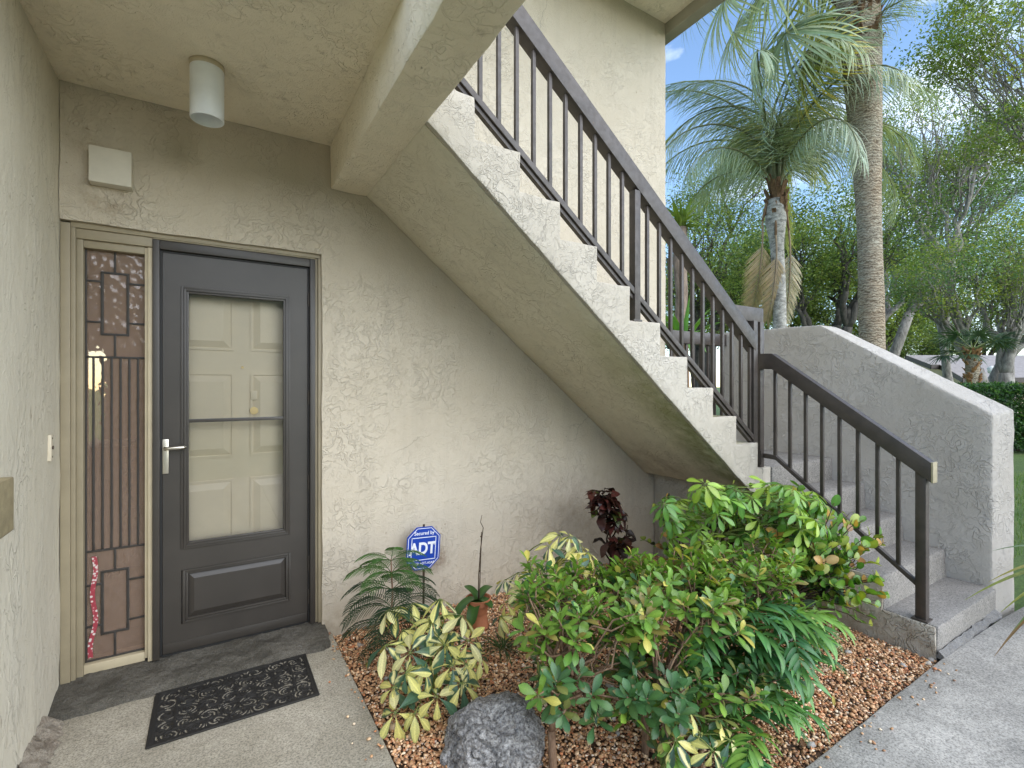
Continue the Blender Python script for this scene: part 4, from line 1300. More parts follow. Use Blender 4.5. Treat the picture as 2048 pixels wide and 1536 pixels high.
# ------------------------------------------------------------------ woody shrubs with leaf rosettes
def woody(name, label, base, tips, leaf_sets, L, group, nleaf=(7, 10), trunk_r=0.013, forks=4, mat=None, open1=1.3):
    base = Vector(base)
    root = empty(name, base, label, 'shrub', group)
    st = MB()
    tips = [Vector(t) for t in tips]
    ks = [tips[i] for i in np.linspace(0, len(tips) - 1, forks).astype(int)]
    groups = [[] for _ in ks]
    for t in tips:
        groups[min(range(len(ks)), key=lambda i: (ks[i] - t).length)].append(t)
    crotch = base + Vector((uni(-.01, .01), uni(-.01, .01), 0.16))
    st.tube([base + Vector((0, 0, -0.05)), base.lerp(crotch, 0.5) + rvec(0.004), crotch], [trunk_r * 1.15, trunk_r, trunk_r * 0.95], 9)
    items = []
    for g in groups:
        if not g: continue
        c = sum(g, Vector()) / len(g)
        mid = crotch.lerp(c, 0.55) + rvec(0.02)
        pts = wobble(crotch, mid, 4, 0.06)
        st.tube(pts, [trunk_r * 0.8, trunk_r * 0.72, trunk_r * 0.66, trunk_r * 0.6, trunk_r * 0.55], 7)
        # second-order forks
        subs = [g[i::3] for i in range(3)]
        for sgp in subs:
            if not sgp: continue
            c2 = sum(sgp, Vector()) / len(sgp)
            m2 = mid.lerp(c2, 0.55) + rvec(0.015) - Vector((0, 0, 0.03))
            st.tube(wobble(mid, m2, 4, 0.07), [trunk_r * 0.5, trunk_r * 0.46, trunk_r * 0.42, trunk_r * 0.4, trunk_r * 0.36], 6)
            for t in sgp:
                pts = wobble(m2, t, 4, 0.07, 0.01)
                st.tube(pts, [trunk_r * 0.33, trunk_r * 0.3, trunk_r * 0.27, trunk_r * 0.24, trunk_r * 0.2], 5)
                ax = (pts[-1] - pts[-2]).normalized() + Vector((0, 0, 0.8)) + rvec(0.2)
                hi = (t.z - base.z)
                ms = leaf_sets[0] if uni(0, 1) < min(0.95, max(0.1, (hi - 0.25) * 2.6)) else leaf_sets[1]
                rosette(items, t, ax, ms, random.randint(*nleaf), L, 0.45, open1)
    st.build('branch', mat or M_TWIG, root, smooth=True)
    place_leaves(root, items)
    return root

def canopy(u0, u1, f0, f1, z0, z1, n, low=0.0):
    out = []
    for i in range(n):
        f = uni(f0, f1); u = uni(u0, u1)
        z = z1 - abs(random.gauss(0, 0.35)) * (z1 - z0) if uni(0, 1) > low else uni(z0 * 0.3, z0)
        a = (u - 1024) / FPX
        out.append(Vector(((a * CY + SY_) * f, (-a * SY_ + CY) * f, z)))
    random.shuffle(out)
    return out
woody('woody_shrub', 'glossy green shrub on bare forked tan stems just right of the boulder', P(1108, 1530, 1.80) * 1.0 - Vector((0, 0, P(1108, 1530, 1.80).z + 0.02)),
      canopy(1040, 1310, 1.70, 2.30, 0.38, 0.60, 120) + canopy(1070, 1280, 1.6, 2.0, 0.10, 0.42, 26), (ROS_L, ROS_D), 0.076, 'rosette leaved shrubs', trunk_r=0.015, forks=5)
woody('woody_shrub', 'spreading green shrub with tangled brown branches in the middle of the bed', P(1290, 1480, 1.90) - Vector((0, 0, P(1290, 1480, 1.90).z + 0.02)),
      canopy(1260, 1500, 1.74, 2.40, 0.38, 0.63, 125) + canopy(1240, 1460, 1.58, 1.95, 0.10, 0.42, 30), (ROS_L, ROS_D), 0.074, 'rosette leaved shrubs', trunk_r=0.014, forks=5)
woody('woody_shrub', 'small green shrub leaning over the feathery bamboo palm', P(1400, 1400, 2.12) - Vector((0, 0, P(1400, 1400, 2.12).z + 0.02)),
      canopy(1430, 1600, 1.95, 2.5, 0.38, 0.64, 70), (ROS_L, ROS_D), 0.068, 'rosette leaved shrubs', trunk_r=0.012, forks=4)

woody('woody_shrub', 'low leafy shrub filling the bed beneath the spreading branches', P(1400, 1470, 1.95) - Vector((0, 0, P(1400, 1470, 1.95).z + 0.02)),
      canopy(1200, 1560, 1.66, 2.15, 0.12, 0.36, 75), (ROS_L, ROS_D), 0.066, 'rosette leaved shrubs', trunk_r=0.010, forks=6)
# ------------------------------------------------------------------ cocoplums: round leaves along twigs
def twiggy(name, label, base, tips, L, group, young=0.12, dark=0.2, per=9):
    base = Vector(base)
    root = empty(name, base, label, 'shrub', group)
    st = MB(); items = []
    hubs = [base + Vector((uni(-.05, .05), uni(-.05, .05), uni(0.10, 0.30))) for _ in range(4)]
    for h in hubs:
        st.tube(wobble(base + Vector((uni(-.02, .02), uni(-.02, .02), -0.04)), h, 4, 0.05), [0.009, 0.0085, 0.008, 0.007, 0.0065], 7)
    for t in tips:
        t = Vector(t)
        h = min(hubs, key=lambda q: (q - t).length + uni(0, 0.12))
        pts = wobble(h, t, 7, 0.035, -0.02)
        st.tube(pts, list(np.linspace(0.005, 0.0016, len(pts))), 5)
        n = per
        for k in range(n):
            s = 0.35 + 0.65 * (k + 0.5) / n
            i = min(int(s * 7), 6); q = pts[i].lerp(pts[i + 1], s * 7 - i)
            d = (pts[i + 1] - pts[i]).normalized()
            side = d.cross(Vector((0, 0, 1)));
            if side.length < 1e-3: side = Vector((1, 0, 0))
            side.normalize()
            ld = d * uni(0.3, 0.8) + side * (1 if k % 2 else -1) * uni(0.5, 1.0) + Vector((0, 0, uni(0.1, 0.7))) + rvec(0.12)
            r = uni(0, 1)
            if k >= n - 3 and r < young * 3: ms = ROUND_O if uni(0, 1) < 0.55 else ROUND_Y
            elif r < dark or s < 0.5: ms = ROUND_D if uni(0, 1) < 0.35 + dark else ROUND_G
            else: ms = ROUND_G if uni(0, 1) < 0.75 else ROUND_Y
            outw = (q - base); outw.z = 0; outw = outw.normalized() if outw.length > 1e-3 else Vector((0, -1, 0))
            items.append((random.choice(ms), frame(q, ld, Vector((0, 0, 0.7)) + outw * 0.55 + Vector((-0.1, -0.45, 0)) + rvec(0.3), L * uni(0.7, 1.15))))
    st.build('branch', M_DARKSTEM, root, smooth=True)
    place_leaves(root, items)
tips = []
for i in range(100):
    u = uni(1545, 1785); f = uni(2.45, 2.85)
    vt = 968 + max(0, u - 1610) * 0.60
    tips.append(P(u, uni(vt, min(vt + 190, 1240)), f))
tips += [P(1655, 1290, 2.55), P(1640, 1320, 2.5), P(1690, 1270, 2.6), P(1745, 1250, 2.62), P(1620, 1260, 2.55)]
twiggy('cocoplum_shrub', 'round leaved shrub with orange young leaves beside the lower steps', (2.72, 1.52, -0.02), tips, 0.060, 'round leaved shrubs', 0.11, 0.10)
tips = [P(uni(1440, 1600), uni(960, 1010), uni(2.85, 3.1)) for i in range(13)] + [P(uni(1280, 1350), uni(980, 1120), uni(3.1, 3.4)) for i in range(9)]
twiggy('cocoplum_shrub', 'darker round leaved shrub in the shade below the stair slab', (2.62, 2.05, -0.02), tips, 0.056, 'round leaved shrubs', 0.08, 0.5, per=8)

# ------------------------------------------------------------------ bamboo palm
def frond_mesh(nleaf, L, W, Lf, droop, col, name='frond', mat=None, seed=0, curl=0.9, vshape=0.5, sag=0.3, start=0.25, stemcol=(0.12, 0.2, 0.04), rr=0.004, hang=0.0, n=5, spread=(0.9, 0.5)):
    """feather frond along +Y arching down; leaflets on both sides"""
    la = LeafArr()
    pts = []; ang = droop * 0.35; y = z = 0
    NS = 14
    for i in range(NS + 1):
        pts.append(Vector((0, y, z)))
        ang -= droop * 1.35 / NS
        y += math.cos(ang) * Lf / NS; z += math.sin(ang) * Lf / NS
    la.tube(pts, list(np.linspace(rr, rr * 0.3, NS + 1)), stemcol, 5)
    for k in range(nleaf):
        s = start + (1 - start) * (k + 0.3) / nleaf
        i = min(int(s * NS), NS - 1); q = pts[i].lerp(pts[i + 1], s * NS - i)
        d = (pts[i + 1] - pts[i]).normalized()
        up = Vector((0, -d.z, d.y))
        ll = L * (0.55 + 0.45 * math.sin(math.pi * min(1, 0.15 + s * 0.8))) * uni(0.85, 1.1)
        for sd in (-1, 1):
            side = Vector((sd, 0, 0))
            fwd = spread[1] + 0.5 * s
            ld = side * spread[0] * uni(0.85, 1.1) + d * fwd + up * vshape * uni(0.5, 1.2) + rvec(0.06) + Vector((0, 0, -hang * uni(0.6, 1.3)))
            M = frame(q, ld, up + side * 0.2 + rvec(0.1))
            la.leaf(ll, W * uni(0.85, 1.15), jit(col, 0.16), n, 'lance', 0.25, curl * uni(0.5, 1.4), M)
    return la.mesh(name, mat or M_LEAF)
def pinnate_plant(name, label, base, targets, meshes, group=None, stem=None, cat='palm', up0=0.55):
    base = Vector(base)
    root = empty(name, base, label, cat, group)
    inv = Matrix.Translation(base).inverted()
    st = MB()
    for (hub, dirn, s) in targets:
        hub = Vector(hub)
        st.tube(wobble(base + rvec(0.03) * 1.0 + Vector((0, 0, -0.03)), hub, 4, 0.03), [0.006, 0.0055, 0.005, 0.0045, 0.004], 6)
        me = random.choice(meshes)
        o = bpy.data.objects.new('frond', me); COL.objects.link(o); o.parent = root
        o.matrix_parent_inverse = inv
        o.matrix_basis = frame(hub, Vector(dirn), Vector((0, 0, 1)), s)
    st.build('stem', M_GREENSTEM, root, smooth=True)
BAM = [frond_mesh(9, 0.15, 0.026, 0.36, 1.2, c, curl=0.9, sag=0.3) for c in ((0.09, 0.23, 0.06), (0.13, 0.29, 0.065), (0.20, 0.37, 0.075), (0.06, 0.17, 0.06))]
tg = []
for i in range(38):
    b = P(uni(1390, 1560), uni(1380, 1500), 2.0); b.z = uni(0.12, 0.50)
    a = uni(0, 6.28)
    d = Vector((math.cos(a), math.sin(a), uni(0.1, 0.7)))
    if i % 2: d = d * 0.5 + Vector((0.6, -0.9, 0.3))
    tg.append((b, d, uni(0.6, 0.95)))
for i in range(14):
    b = P(uni(1370, 1560), 1480, uni(1.72, 1.95)); b.z = uni(0.05, 0.24)
    a = uni(0, 6.28)
    tg.append((b, Vector((math.cos(a) * 0.7 + 0.2, math.sin(a) * 0.7 - 0.4, uni(0.2, 0.7))), uni(0.55, 0.8)))
pinnate_plant('bamboo_palm', 'lush feathery bamboo palm filling the front right of the bed', (1.93, 1.36, -0.02), tg, BAM)

# ------------------------------------------------------------------ croton
CRO = variants('leaf', 6, lambda la, i: la.leaf(1, 0.46, jit(((0.035, 0.014, 0.012), (0.055, 0.018, 0.014), (0.10, 0.028, 0.022), (0.028, 0.018, 0.014), (0.05, 0.02, 0.016), (0.075, 0.09, 0.02))[i], 0.15), 7, 'ovate', 0.3, uni(0.6, 1.4), None, 3, None, wave=0.14))
root = empty('croton', (2.45, 2.60, 0), 'dark maroon croton on thin bare stems against the wall', 'shrub')
st = MB(); items = []
cb = Vector((2.45, 2.60, -0.02))
for (u, v, F, n, L) in ((1213, 1005, 3.35, 34, 0.14), (1205, 985, 3.35, 20, 0.12), (1225, 1030, 3.32, 20, 0.13), (1240, 1085, 3.25, 22, 0.14), (1255, 1050, 3.4, 5, 0.12), (1213, 1075, 3.4, 5, 0.10)):
    tp = P(u, v, F)
    st.tube(wobble(cb + rvec(0.01), tp, 6, 0.04), [0.008, 0.0075, 0.007, 0.0065, 0.006, 0.005, 0.004], 6)
    for j in range(n):
        q = tp + Vector((uni(-.06, .06), uni(-.05, .05), uni(-0.07, 0.02)))
        a = uni(0, 6.28)
        d = Vector((math.cos(a), math.sin(a), uni(-0.5, 1.1)))
        items.append((random.choice(CRO[:5]) if uni(0, 1) < 0.95 else CRO[5], frame(q, d, Vector((0, 0, 1)) + rvec(0.3), L * uni(0.7, 1.1))))
st.build('stem', M_DARKSTEM, root, smooth=True)
place_leaves(root, items)

# ------------------------------------------------------------------ norfolk pine sapling
def norfolk():
    base = Vector((0.80, 2.46, -0.02))
    root = empty('norfolk_pine', base, 'small dark green norfolk pine with drooping tiers beside the doorstep', 'conifer')
    st = MB()
    top = P(782, 1118, 2.52)
    pts = wobble(base, top, 6, 0.012)
    st.tube(pts, [0.009, 0.008, 0.007, 0.006, 0.005, 0.004, 0.003], 7)
    st.build('trunk', M_TWIG, root, smooth=True)
    inv = Matrix.Translation(base).inverted()
    def branch(L, col, droop):
        la = LeafArr()
        NS = 12; p = []; ang = 0.55; y = z = 0
        for i in range(NS + 1):
            p.append(Vector((0, y, z))); ang -= droop / NS
            y += math.cos(ang) * L / NS; z += math.sin(ang) * L / NS
        la.tube(p, list(np.linspace(0.0028, 0.0012, NS + 1)), (0.06, 0.09, 0.03), 4)
        nb = 16
        for k in range(nb):
            s = 0.16 + 0.84 * k / nb
            i = min(int(s * NS), NS - 1); q = p[i].lerp(p[i + 1], s * NS - i); d = (p[i + 1] - p[i]).normalized()
            bl = L * 0.30 * (0.35 + math.sin(math.pi * (0.12 + 0.80 * s)) * 0.75)
            for sd in (-1, 1):
                pp = []; v = Vector((sd * 0.95, 0, 0)) + d * 0.65 + Vector((0, 0, 0.25)); v.normalize()
                a = q.copy(); w = v.copy()
                for j in range(5):
                    pp.append(a.copy()); w = (w + Vector((0, 0, -0.20)) + d * 0.05).normalized(); a = a + w * bl / 4
                c = jit(col, 0.2)
                la.tube(pp, [0.0016, 0.0020, 0.0020, 0.0017, 0.0008], c, 4)
                # needles
                for j in range(14):
                    t_ = (j + 0.5) / 14 * 4; ii = min(int(t_), 3); qq = pp[ii].lerp(pp[ii + 1], t_ - ii)
                    dd = (pp[ii + 1] - pp[ii]).normalized()
                    sdv = dd.orthogonal().normalized(); sdv.rotate(Matrix.Rotation(j * 2.4, 3, dd))
                    e = qq + (sdv * 0.7 + dd * 1.0) * 0.006
                    w_ = dd.cross(sdv) * 0.0008
                    o = len(la.V)
                    la.V += [tuple(qq - w_), tuple(qq + w_), tuple(e)]; la.F.append((o, o + 1, o + 2)); la.C += [(*c, 1)] * 3
        return la.mesh('branch', M_MATTE)
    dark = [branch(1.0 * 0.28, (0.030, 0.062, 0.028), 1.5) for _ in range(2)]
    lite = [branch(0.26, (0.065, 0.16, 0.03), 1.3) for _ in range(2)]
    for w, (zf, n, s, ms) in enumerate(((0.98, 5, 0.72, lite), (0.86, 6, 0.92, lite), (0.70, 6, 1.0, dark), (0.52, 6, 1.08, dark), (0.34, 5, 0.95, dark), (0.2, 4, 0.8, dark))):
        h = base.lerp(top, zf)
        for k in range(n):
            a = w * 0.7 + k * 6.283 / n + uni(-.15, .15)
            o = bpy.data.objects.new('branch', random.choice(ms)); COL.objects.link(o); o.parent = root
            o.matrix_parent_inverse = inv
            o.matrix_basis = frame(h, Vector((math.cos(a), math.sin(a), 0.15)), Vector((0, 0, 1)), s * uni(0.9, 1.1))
norfolk()

# ------------------------------------------------------------------ orchid in stacked terracotta pots
def orchid():
    c = Vector((1.335, 2.555, 0.0))
    root = empty('potted_orchid', c, 'orchid with bare flower spike in a terracotta pot on an upturned pot', 'potted plant')
    pot = MB().lathe(c.x, c.y, [(0.0, 0.072), (0.052, 0.072), (0.064, 0.125), (0.072, 0.126), (0.077, 0.160), (0.068, 0.160), (0.064, 0.138), (0.0, 0.138)], 32)
    me = pot.mesh('pot'); shade_auto(me, 30); link('pot', me, root, M_TERRA)
    pot = MB().lathe(c.x + 0.004, c.y, [(0.0, 0.0715), (0.045, 0.0715), (0.058, -0.01), (0.05, -0.02), (0.0, -0.02)], 28)
    me = pot.mesh('stand_pot'); shade_auto(me, 30); link('stand_pot', me, root, M_TERRA)
    for k in range(26):
        pass
    bm_ = MB()
    for k in range(40):
        a = uni(0, 6.28); r = 0.055 * math.sqrt(uni(0, 1)); q = Vector((c.x + r * math.cos(a), c.y + r * math.sin(a), 0.142)); d = rvec(0.010); d.z *= 0.4
        bm_.bar(q - d, q + d, 0.005, 0.004)
    bm_.build('bark_chips', M_TWIG, root)
    inv = Matrix.Translation(c).inverted()
    for (dx, dy, dz, L, W, cu) in ((-0.80, -0.25, 0.75, 0.24, 0.060, 1.9), (-0.75, -0.75, 0.3, 0.19, 0.065, 1.5), (0.55, 0.25, 0.8, 0.15, 0.058, 1.2), (0.3, -0.8, 0.6, 0.12, 0.055, 1.4), (-0.2, 0.5, 0.9, 0.13, 0.055, 1.0)):
        la = LeafArr().leaf(L, W, jit((0.045, 0.115, 0.025), 0.1), 10, 'strap', 0.30, cu, None, 5)
        o = bpy.data.objects.new('leaf', la.mesh('leaf', M_LEAF)); COL.objects.link(o); o.parent = root
        o.matrix_parent_inverse = inv
        o.matrix_basis = frame(c + Vector((0, 0, 0.145)), Vector((dx, dy, dz)))
    sp = MB()
    top = P(964, 1030, 2.86)
    b = c + Vector((0.0, 0.0, 0.14))
    pts = [b, b.lerp(top, 0.3) + Vector((-.004, 0, 0)), b.lerp(top, 0.6), b.lerp(top, 0.85) + Vector((0.012, 0, 0)), b.lerp(top, 0.92) + Vector((-0.008, 0, 0)), top]
    sp.tube(pts, [0.0035, 0.003, 0.003, 0.0025, 0.002, 0.0015], 6)
    for s in (0.35, 0.55, 0.75):
        q = b.lerp(top, s); sp.tube([q - Vector((0, 0, .005)), q, q + Vector((0, 0, .005))], [0.002, 0.006, 0.002], 6)
    sp.build('flower_spike', M_DARKSTEM, root, smooth=True)
    sk_ = MB().tube([b + Vector((0.006, 0, -0.03)), b.lerp(top, 0.80) + Vector((0.004, 0.004, 0))], 0.0026, 6).build('support_stick', M_DARKSTEM, root)
orchid()

# ------------------------------------------------------------------ small ground plants
def tuft(name, label, c, n, L, W, col, spread, cat='plant', group=None, z=0.0):
    c = Vector(c)
    root = empty(name, c, label, cat, group)
    inv = Matrix.Translation(c).inverted()
    ms = variants('blade', 4, lambda la, i: la.leaf(1, W / L, jit(col, 0.2), 7, 'lance', 0.3, uni(1.0, 2.0)))
    items = []
    for i in range(n):
        a = uni(0, 6.28)
        d = Vector((math.cos(a) * spread, math.sin(a) * spread, 1))
        items.append((random.choice(ms), frame(c + Vector((uni(-1, 1), uni(-1, 1), 0)) * 0.02, d, Vector((-math.cos(a), -math.sin(a), 1)), L * uni(0.6, 1.1))))
    place_leaves(root, items, name='blade')
g = P(1005, 1300, 2.62); tuft('grass_tuft', 'fine dark grassy tuft on the pebbles below the orchid pot', (g.x, g.y, -0.015), 46, 0.20, 0.007, (0.05, 0.10, 0.025), 0.9)
g = P(992, 1520, 1.62); tuft('green_sprout', 'tiny bright green sprout in front of the boulder', (g.x, g.y, 0.08), 14, 0.055, 0.016, (0.06, 0.22, 0.03), 0.8)

# fallen bits on the concrete
def fallen(name, label, p, L, W, col, rz, cat):
    me = LeafArr().leaf(L, W, col, 6, 'ovate', 0.3, 0.8).mesh(name, M_MATTE)
    o = link(name, me); o.location = p; o.rotation_euler = (0.1, 0.15, rz)
    tag(o, label, cat)
q = P(1812, 1122, 2.9); fallen('fallen_petal', 'small white fallen petal on the second grey step', (3.62, 1.38, ZS + RISE2 + 0.006), 0.035, 0.016, (0.62, 0.60, 0.52), 0.7, 'petal')
fallen('fallen_leaf', 'single dark fallen leaf lying on the pale walkway', (2.91, 0.40, 0.010), 0.030, 0.013, (0.05, 0.035, 0.02), 1.2, 'leaf')

def litter():
    la = LeafArr()
    for i in range(70):
        x, y = uni(0.65, 3.1), uni(1.0, 2.8)
        z = -0.004 + mnoise.noise(Vector((x * 1.7, y * 1.7, 0.4))) * 0.02
        a = uni(0, 6.28)
        la.leaf(uni(0.03, 0.07), uni(0.012, 0.024), jit(random.choice(((0.26, 0.16, 0.07), (0.36, 0.28, 0.12), (0.16, 0.09, 0.05), (0.42, 0.36, 0.10))), 0.2), 5, 'ovate', 0.35, uni(-0.8, 0.9),
                frame(Vector((x, y, z)), Vector((math.cos(a), math.sin(a), uni(-0.1, 0.3))), Vector((uni(-.4, .4), uni(-.4, .4), 1))))
    o = link('leaf_litter', la.mesh('leaf_litter', M_MATTE))
    tag(o, 'scattered dry brown leaves lying on the pebbles of the bed', 'leaf litter', kind='stuff')
litter()
# ------------------------------------------------------------------ beyond the stair: trees
M_FOL = leaf_material('tree_foliage', 0.5, 0.45, 0.35)
M_FRONDS = leaf_material('palm_frond', 0.45, 0.2, 0.4)
M_BARK = bark('grey_oak_bark', (0.08, 0.072, 0.064), (0.36, 0.34, 0.31), 9, 0.02)
M_BARKD = bark('dark_oak_bark', (0.022, 0.02, 0.018), (0.12, 0.11, 0.095), 9, 0.02)
RIGHT = Vector((CY, -SY_, 0)); FWD = Vector((SY_, CY, 0)); UPV = Vector((0, 0, 1))

def quad_leaves(name, cen, size, cols, parent, mat, flat=0.6, kind=None, asp=0.5):
    n = len(cen)
    nr = rng.normal(0, 1, (n, 3)); nr[:, 2] = np.abs(nr[:, 2]) + flat
    nr /= np.linalg.norm(nr, axis=1, keepdims=True)
    d = rng.normal(0, 1, (n, 3)); d -= nr * (d * nr).sum(1, keepdims=True); d /= np.linalg.norm(d, axis=1, keepdims=True)
    s = np.cross(nr, d)
    L = (size * rng.uniform(0.65, 1.25, n))[:, None]
    V = np.stack([cen - d * L * 0.5, cen + s * L * asp * 0.5 + nr * L * 0.08, cen + d * L * 0.5 - nr * L * 0.1, cen - s * L * asp * 0.5 + nr * L * 0.08], 1)
    me = bpy.data.meshes.new(name)
    me.vertices.add(n * 4); me.vertices.foreach_set('co', V.ravel().astype(np.float32))
    me.loops.add(n * 4); me.loops.foreach_set('vertex_index', np.arange(n * 4, dtype=np.int32))
    me.polygons.add(n); me.polygons.foreach_set('loop_start', np.arange(0, n * 4, 4, dtype=np.int32))
    at = me.attributes.new('Col', 'FLOAT_COLOR', 'POINT')
    c4 = np.concatenate([np.repeat(cols[:, None], 4, 1), np.ones((n, 4, 1))], -1)
    at.data.foreach_set('color', c4.ravel().astype(np.float32))
    me.update(calc_edges=True)
    o = link(name, me, parent, mat)
    if kind: o['kind'] = kind
    return o

def tree(name, label, base, lobes, nclump, perclump, leaf, cols, trunks=1, tr=0.22, group=None, spread=0.42, barkm=None, twig=0.012, crotch_h=0.35, cat='tree', dens=None):
    """trunk(s) -> limbs -> branches -> twigs that reach sampled points of the crown's lobes; leaf clumps sit at the twig ends"""
    base = Vector(base)
    root = empty(name, base, label, cat, group)
    pts = []
    for (c, r, w) in lobes:
        k = int(nclump * w)
        q = rng.normal(0, 1, (k, 3)); q /= np.linalg.norm(q, axis=1, keepdims=True)
        q *= rng.uniform(0.25, 1.0, (k, 1)) ** 0.45
        A = np.array([RIGHT * r[0], FWD * r[1], UPV * r[2]])
        pts.append(q @ A + np.array(c))
    pts = np.concatenate(pts)
    cen = pts.mean(0)
    st = MB()
    nl = max(3, 5 // trunks + 2)
    # k-means for limbs
    def km(p, k):
        k = min(k, len(p)); c = p[rng.choice(len(p), k, replace=False)].copy()
        for _ in range(6):
            lab = ((p[:, None] - c[None]) ** 2).sum(-1).argmin(1)
            for i in range(k):
                if (lab == i).any(): c[i] = p[lab == i].mean(0)
        return c, lab
    tc, tl = km(pts, trunks)
    for ti in range(len(tc)):
        pp = pts[tl == ti]
        if not len(pp): continue
        b = base + Vector((uni(-1, 1), uni(-1, 1), 0)) * (tr * 1.6 if trunks > 1 else 0) - Vector((0, 0, 0.3))
        lowz = pp[:, 2].min()
        cro = Vector((b.x + (tc[ti][0] - b.x) * 0.35, b.y + (tc[ti][1] - b.y) * 0.35, b.z + max(0.8, (lowz - b.z)) * (1 - crotch_h) + 0.3))
        p = wobble(b, cro, 5, 0.025)
        r0 = tr / math.sqrt(trunks)
        st.tube(p, list(np.linspace(r0 * 1.15, r0 * 0.8, 6)), 10)
        lc, ll = km(pp, nl)
        for li in range(len(lc)):
            pl = pp[ll == li]
            if not len(pl): continue
            m = cro.lerp(Vector(lc[li]), 0.62) + rvec(0.15)
            p = wobble(cro, m, 6, 0.045)
            st.tube(p, list(np.linspace(r0 * 0.62, r0 * 0.3, 7)), 7)
            bc, bl_ = km(pl, 4)
            for bi in range(len(bc)):
                pb = pl[bl_ == bi]
                if not len(pb): continue
                o = p[random.randint(3, 6)]
                m2 = o.lerp(Vector(bc[bi]), 0.6) + rvec(0.1)
                p2 = wobble(o, m2, 5, 0.08)
                st.tube(p2, list(np.linspace(r0 * 0.26, r0 * 0.12, 6)), 5)
                for q in pb:
                    o2 = p2[random.randint(2, 5)]
                    st.tube(wobble(o2, Vector(q), 3, 0.08), list(np.linspace(max(twig, r0 * 0.07), twig * 0.4, 4)), 4, cap=False)
    st.build('trunk', barkm or M_BARK, root, smooth=True)
    n = len(pts) * perclump
    if perclump:
        idx = np.repeat(np.arange(len(pts)), perclump)
        c = pts[idx] + rng.normal(0, 1, (n, 3)) * np.array([spread, spread, spread * 0.55])
        cols = np.array(cols)
        clump = rng.integers(0, len(cols), len(pts))
        cc = cols[clump[idx]] * (1 + rng.normal(0, 0.18, (n, 1))) * (1 + rng.normal(0, 0.14, len(pts)))[idx][:, None]
        quad_leaves('crown', c, leaf, np.clip(cc * 1.2, 0.005, 0.6), root, M_FOL)
    return root

def gz(p): return Vector((p.x, p.y, terrain(p.x, p.y)))
OAK = [(0.10, 0.155, 0.05), (0.14, 0.20, 0.06), (0.19, 0.24, 0.07), (0.085, 0.135, 0.055), (0.24, 0.27, 0.08)]
OAKY = [(0.21, 0.25, 0.06), (0.26, 0.29, 0.08), (0.17, 0.22, 0.065), (0.12, 0.18, 0.06)]
BLUE = [(0.095, 0.17, 0.09), (0.13, 0.21, 0.10), (0.10, 0.155, 0.07), (0.16, 0.23, 0.09)]
grp = 'trees behind the stair'
tree('oak_tree', 'live oak with dark forked limbs behind the pale feather palm', gz(P(1660, 800, 15)), [(P(1700, 470, 15), (2.6, 2.0, 1.7), 0.55), (P(1570, 520, 15.5), (1.8, 2.0, 1.5), 0.45)], 200, 120, 0.095, OAK, 3, 0.30, grp, 0.38, M_BARKD)
tree('oak_tree', 'grey multi stemmed oak with spreading branches above the clipped hedge', gz(P(1985, 800, 17)), [(P(1930, 560, 17), (2.6, 2.2, 1.6), 0.6), (P(2080, 500, 17), (2.2, 2.0, 2.0), 0.4)], 210, 110, 0.095, OAKY + BLUE[:2], 4, 0.50, grp, 0.36, M_BARK, crotch_h=0.5)
tree('oak_tree', 'tall broad oak rising behind the thick palm trunk', gz(P(1735, 800, 24)), [(P(1850, 420, 24), (4.8, 3.5, 3.2), 0.65), (P(1980, 330, 24), (3.0, 2.5, 2.2), 0.35)], 300, 130, 0.115, BLUE + OAK[:2], 2, 0.36, grp, 0.5)
tree('oak_tree', 'dense green tree between the building corner and the feather palm', gz(P(1400, 800, 19)), [(P(1400, 520, 19), (2.9, 2.5, 2.6), 0.7), (P(1470, 380, 20), (2.2, 2.0, 1.6), 0.3)], 230, 120, 0.10, OAK, 2, 0.30, grp, 0.44, M_BARKD)
tree('oak_tree', 'sparse airy tree reaching across the upper right sky', gz(P(2330, 800, 12)), [(P(2010, 60, 12), (1.9, 1.6, 1.2), 0.6), (P(2040, 260, 12), (1.1, 1.4, 0.9), 0.25), (P(1910, 110, 12.5), (0.7, 1.0, 0.5), 0.15)], 150, 85, 0.09, OAKY, 1, 0.12, grp, 0.26, M_BARK, crotch_h=0.2)
tree('bare_tree', 'thin leafed tree with bare grey twigs against the sky', gz(P(1890, 800, 21)), [(P(1870, 270, 21), (3.0, 2.5, 2.1), 1.0)], 170, 90, 0.10, OAKY, 2, 0.22, grp, 0.40, M_BARK, twig=0.02)
grp = 'far tree belt'
for (u, v, F, rx, rz, lab) in ((1390, 610, 34, 6.0, 3.2, 'distant leafy tree seen low behind the stair balusters'), (1560, 560, 36, 6.5, 4.2, 'distant tree filling the gap behind the feather palm trunk'),
                               (1740, 590, 33, 5.5, 3.4, 'distant tree just left of the grey roofed house'), (1960, 600, 44, 8.0, 4.5, 'distant tree rising over the grey house roof'), (2130, 560, 40, 6, 5, 'distant tree at the right edge above the house roof'), (1815, 685, 46, 6.5, 1.9, 'low distant shrubbery tree closing the view left of the house')):
    c = P(u, v, F)
    tree('background_tree', lab, gz(P(u, 800, F)), [(c, (rx, 3.0, rz), 1.0)], 190, 130, 0.19, OAKY + OAK[1:3], 1, 0.3, grp, 0.75, M_BARKD)

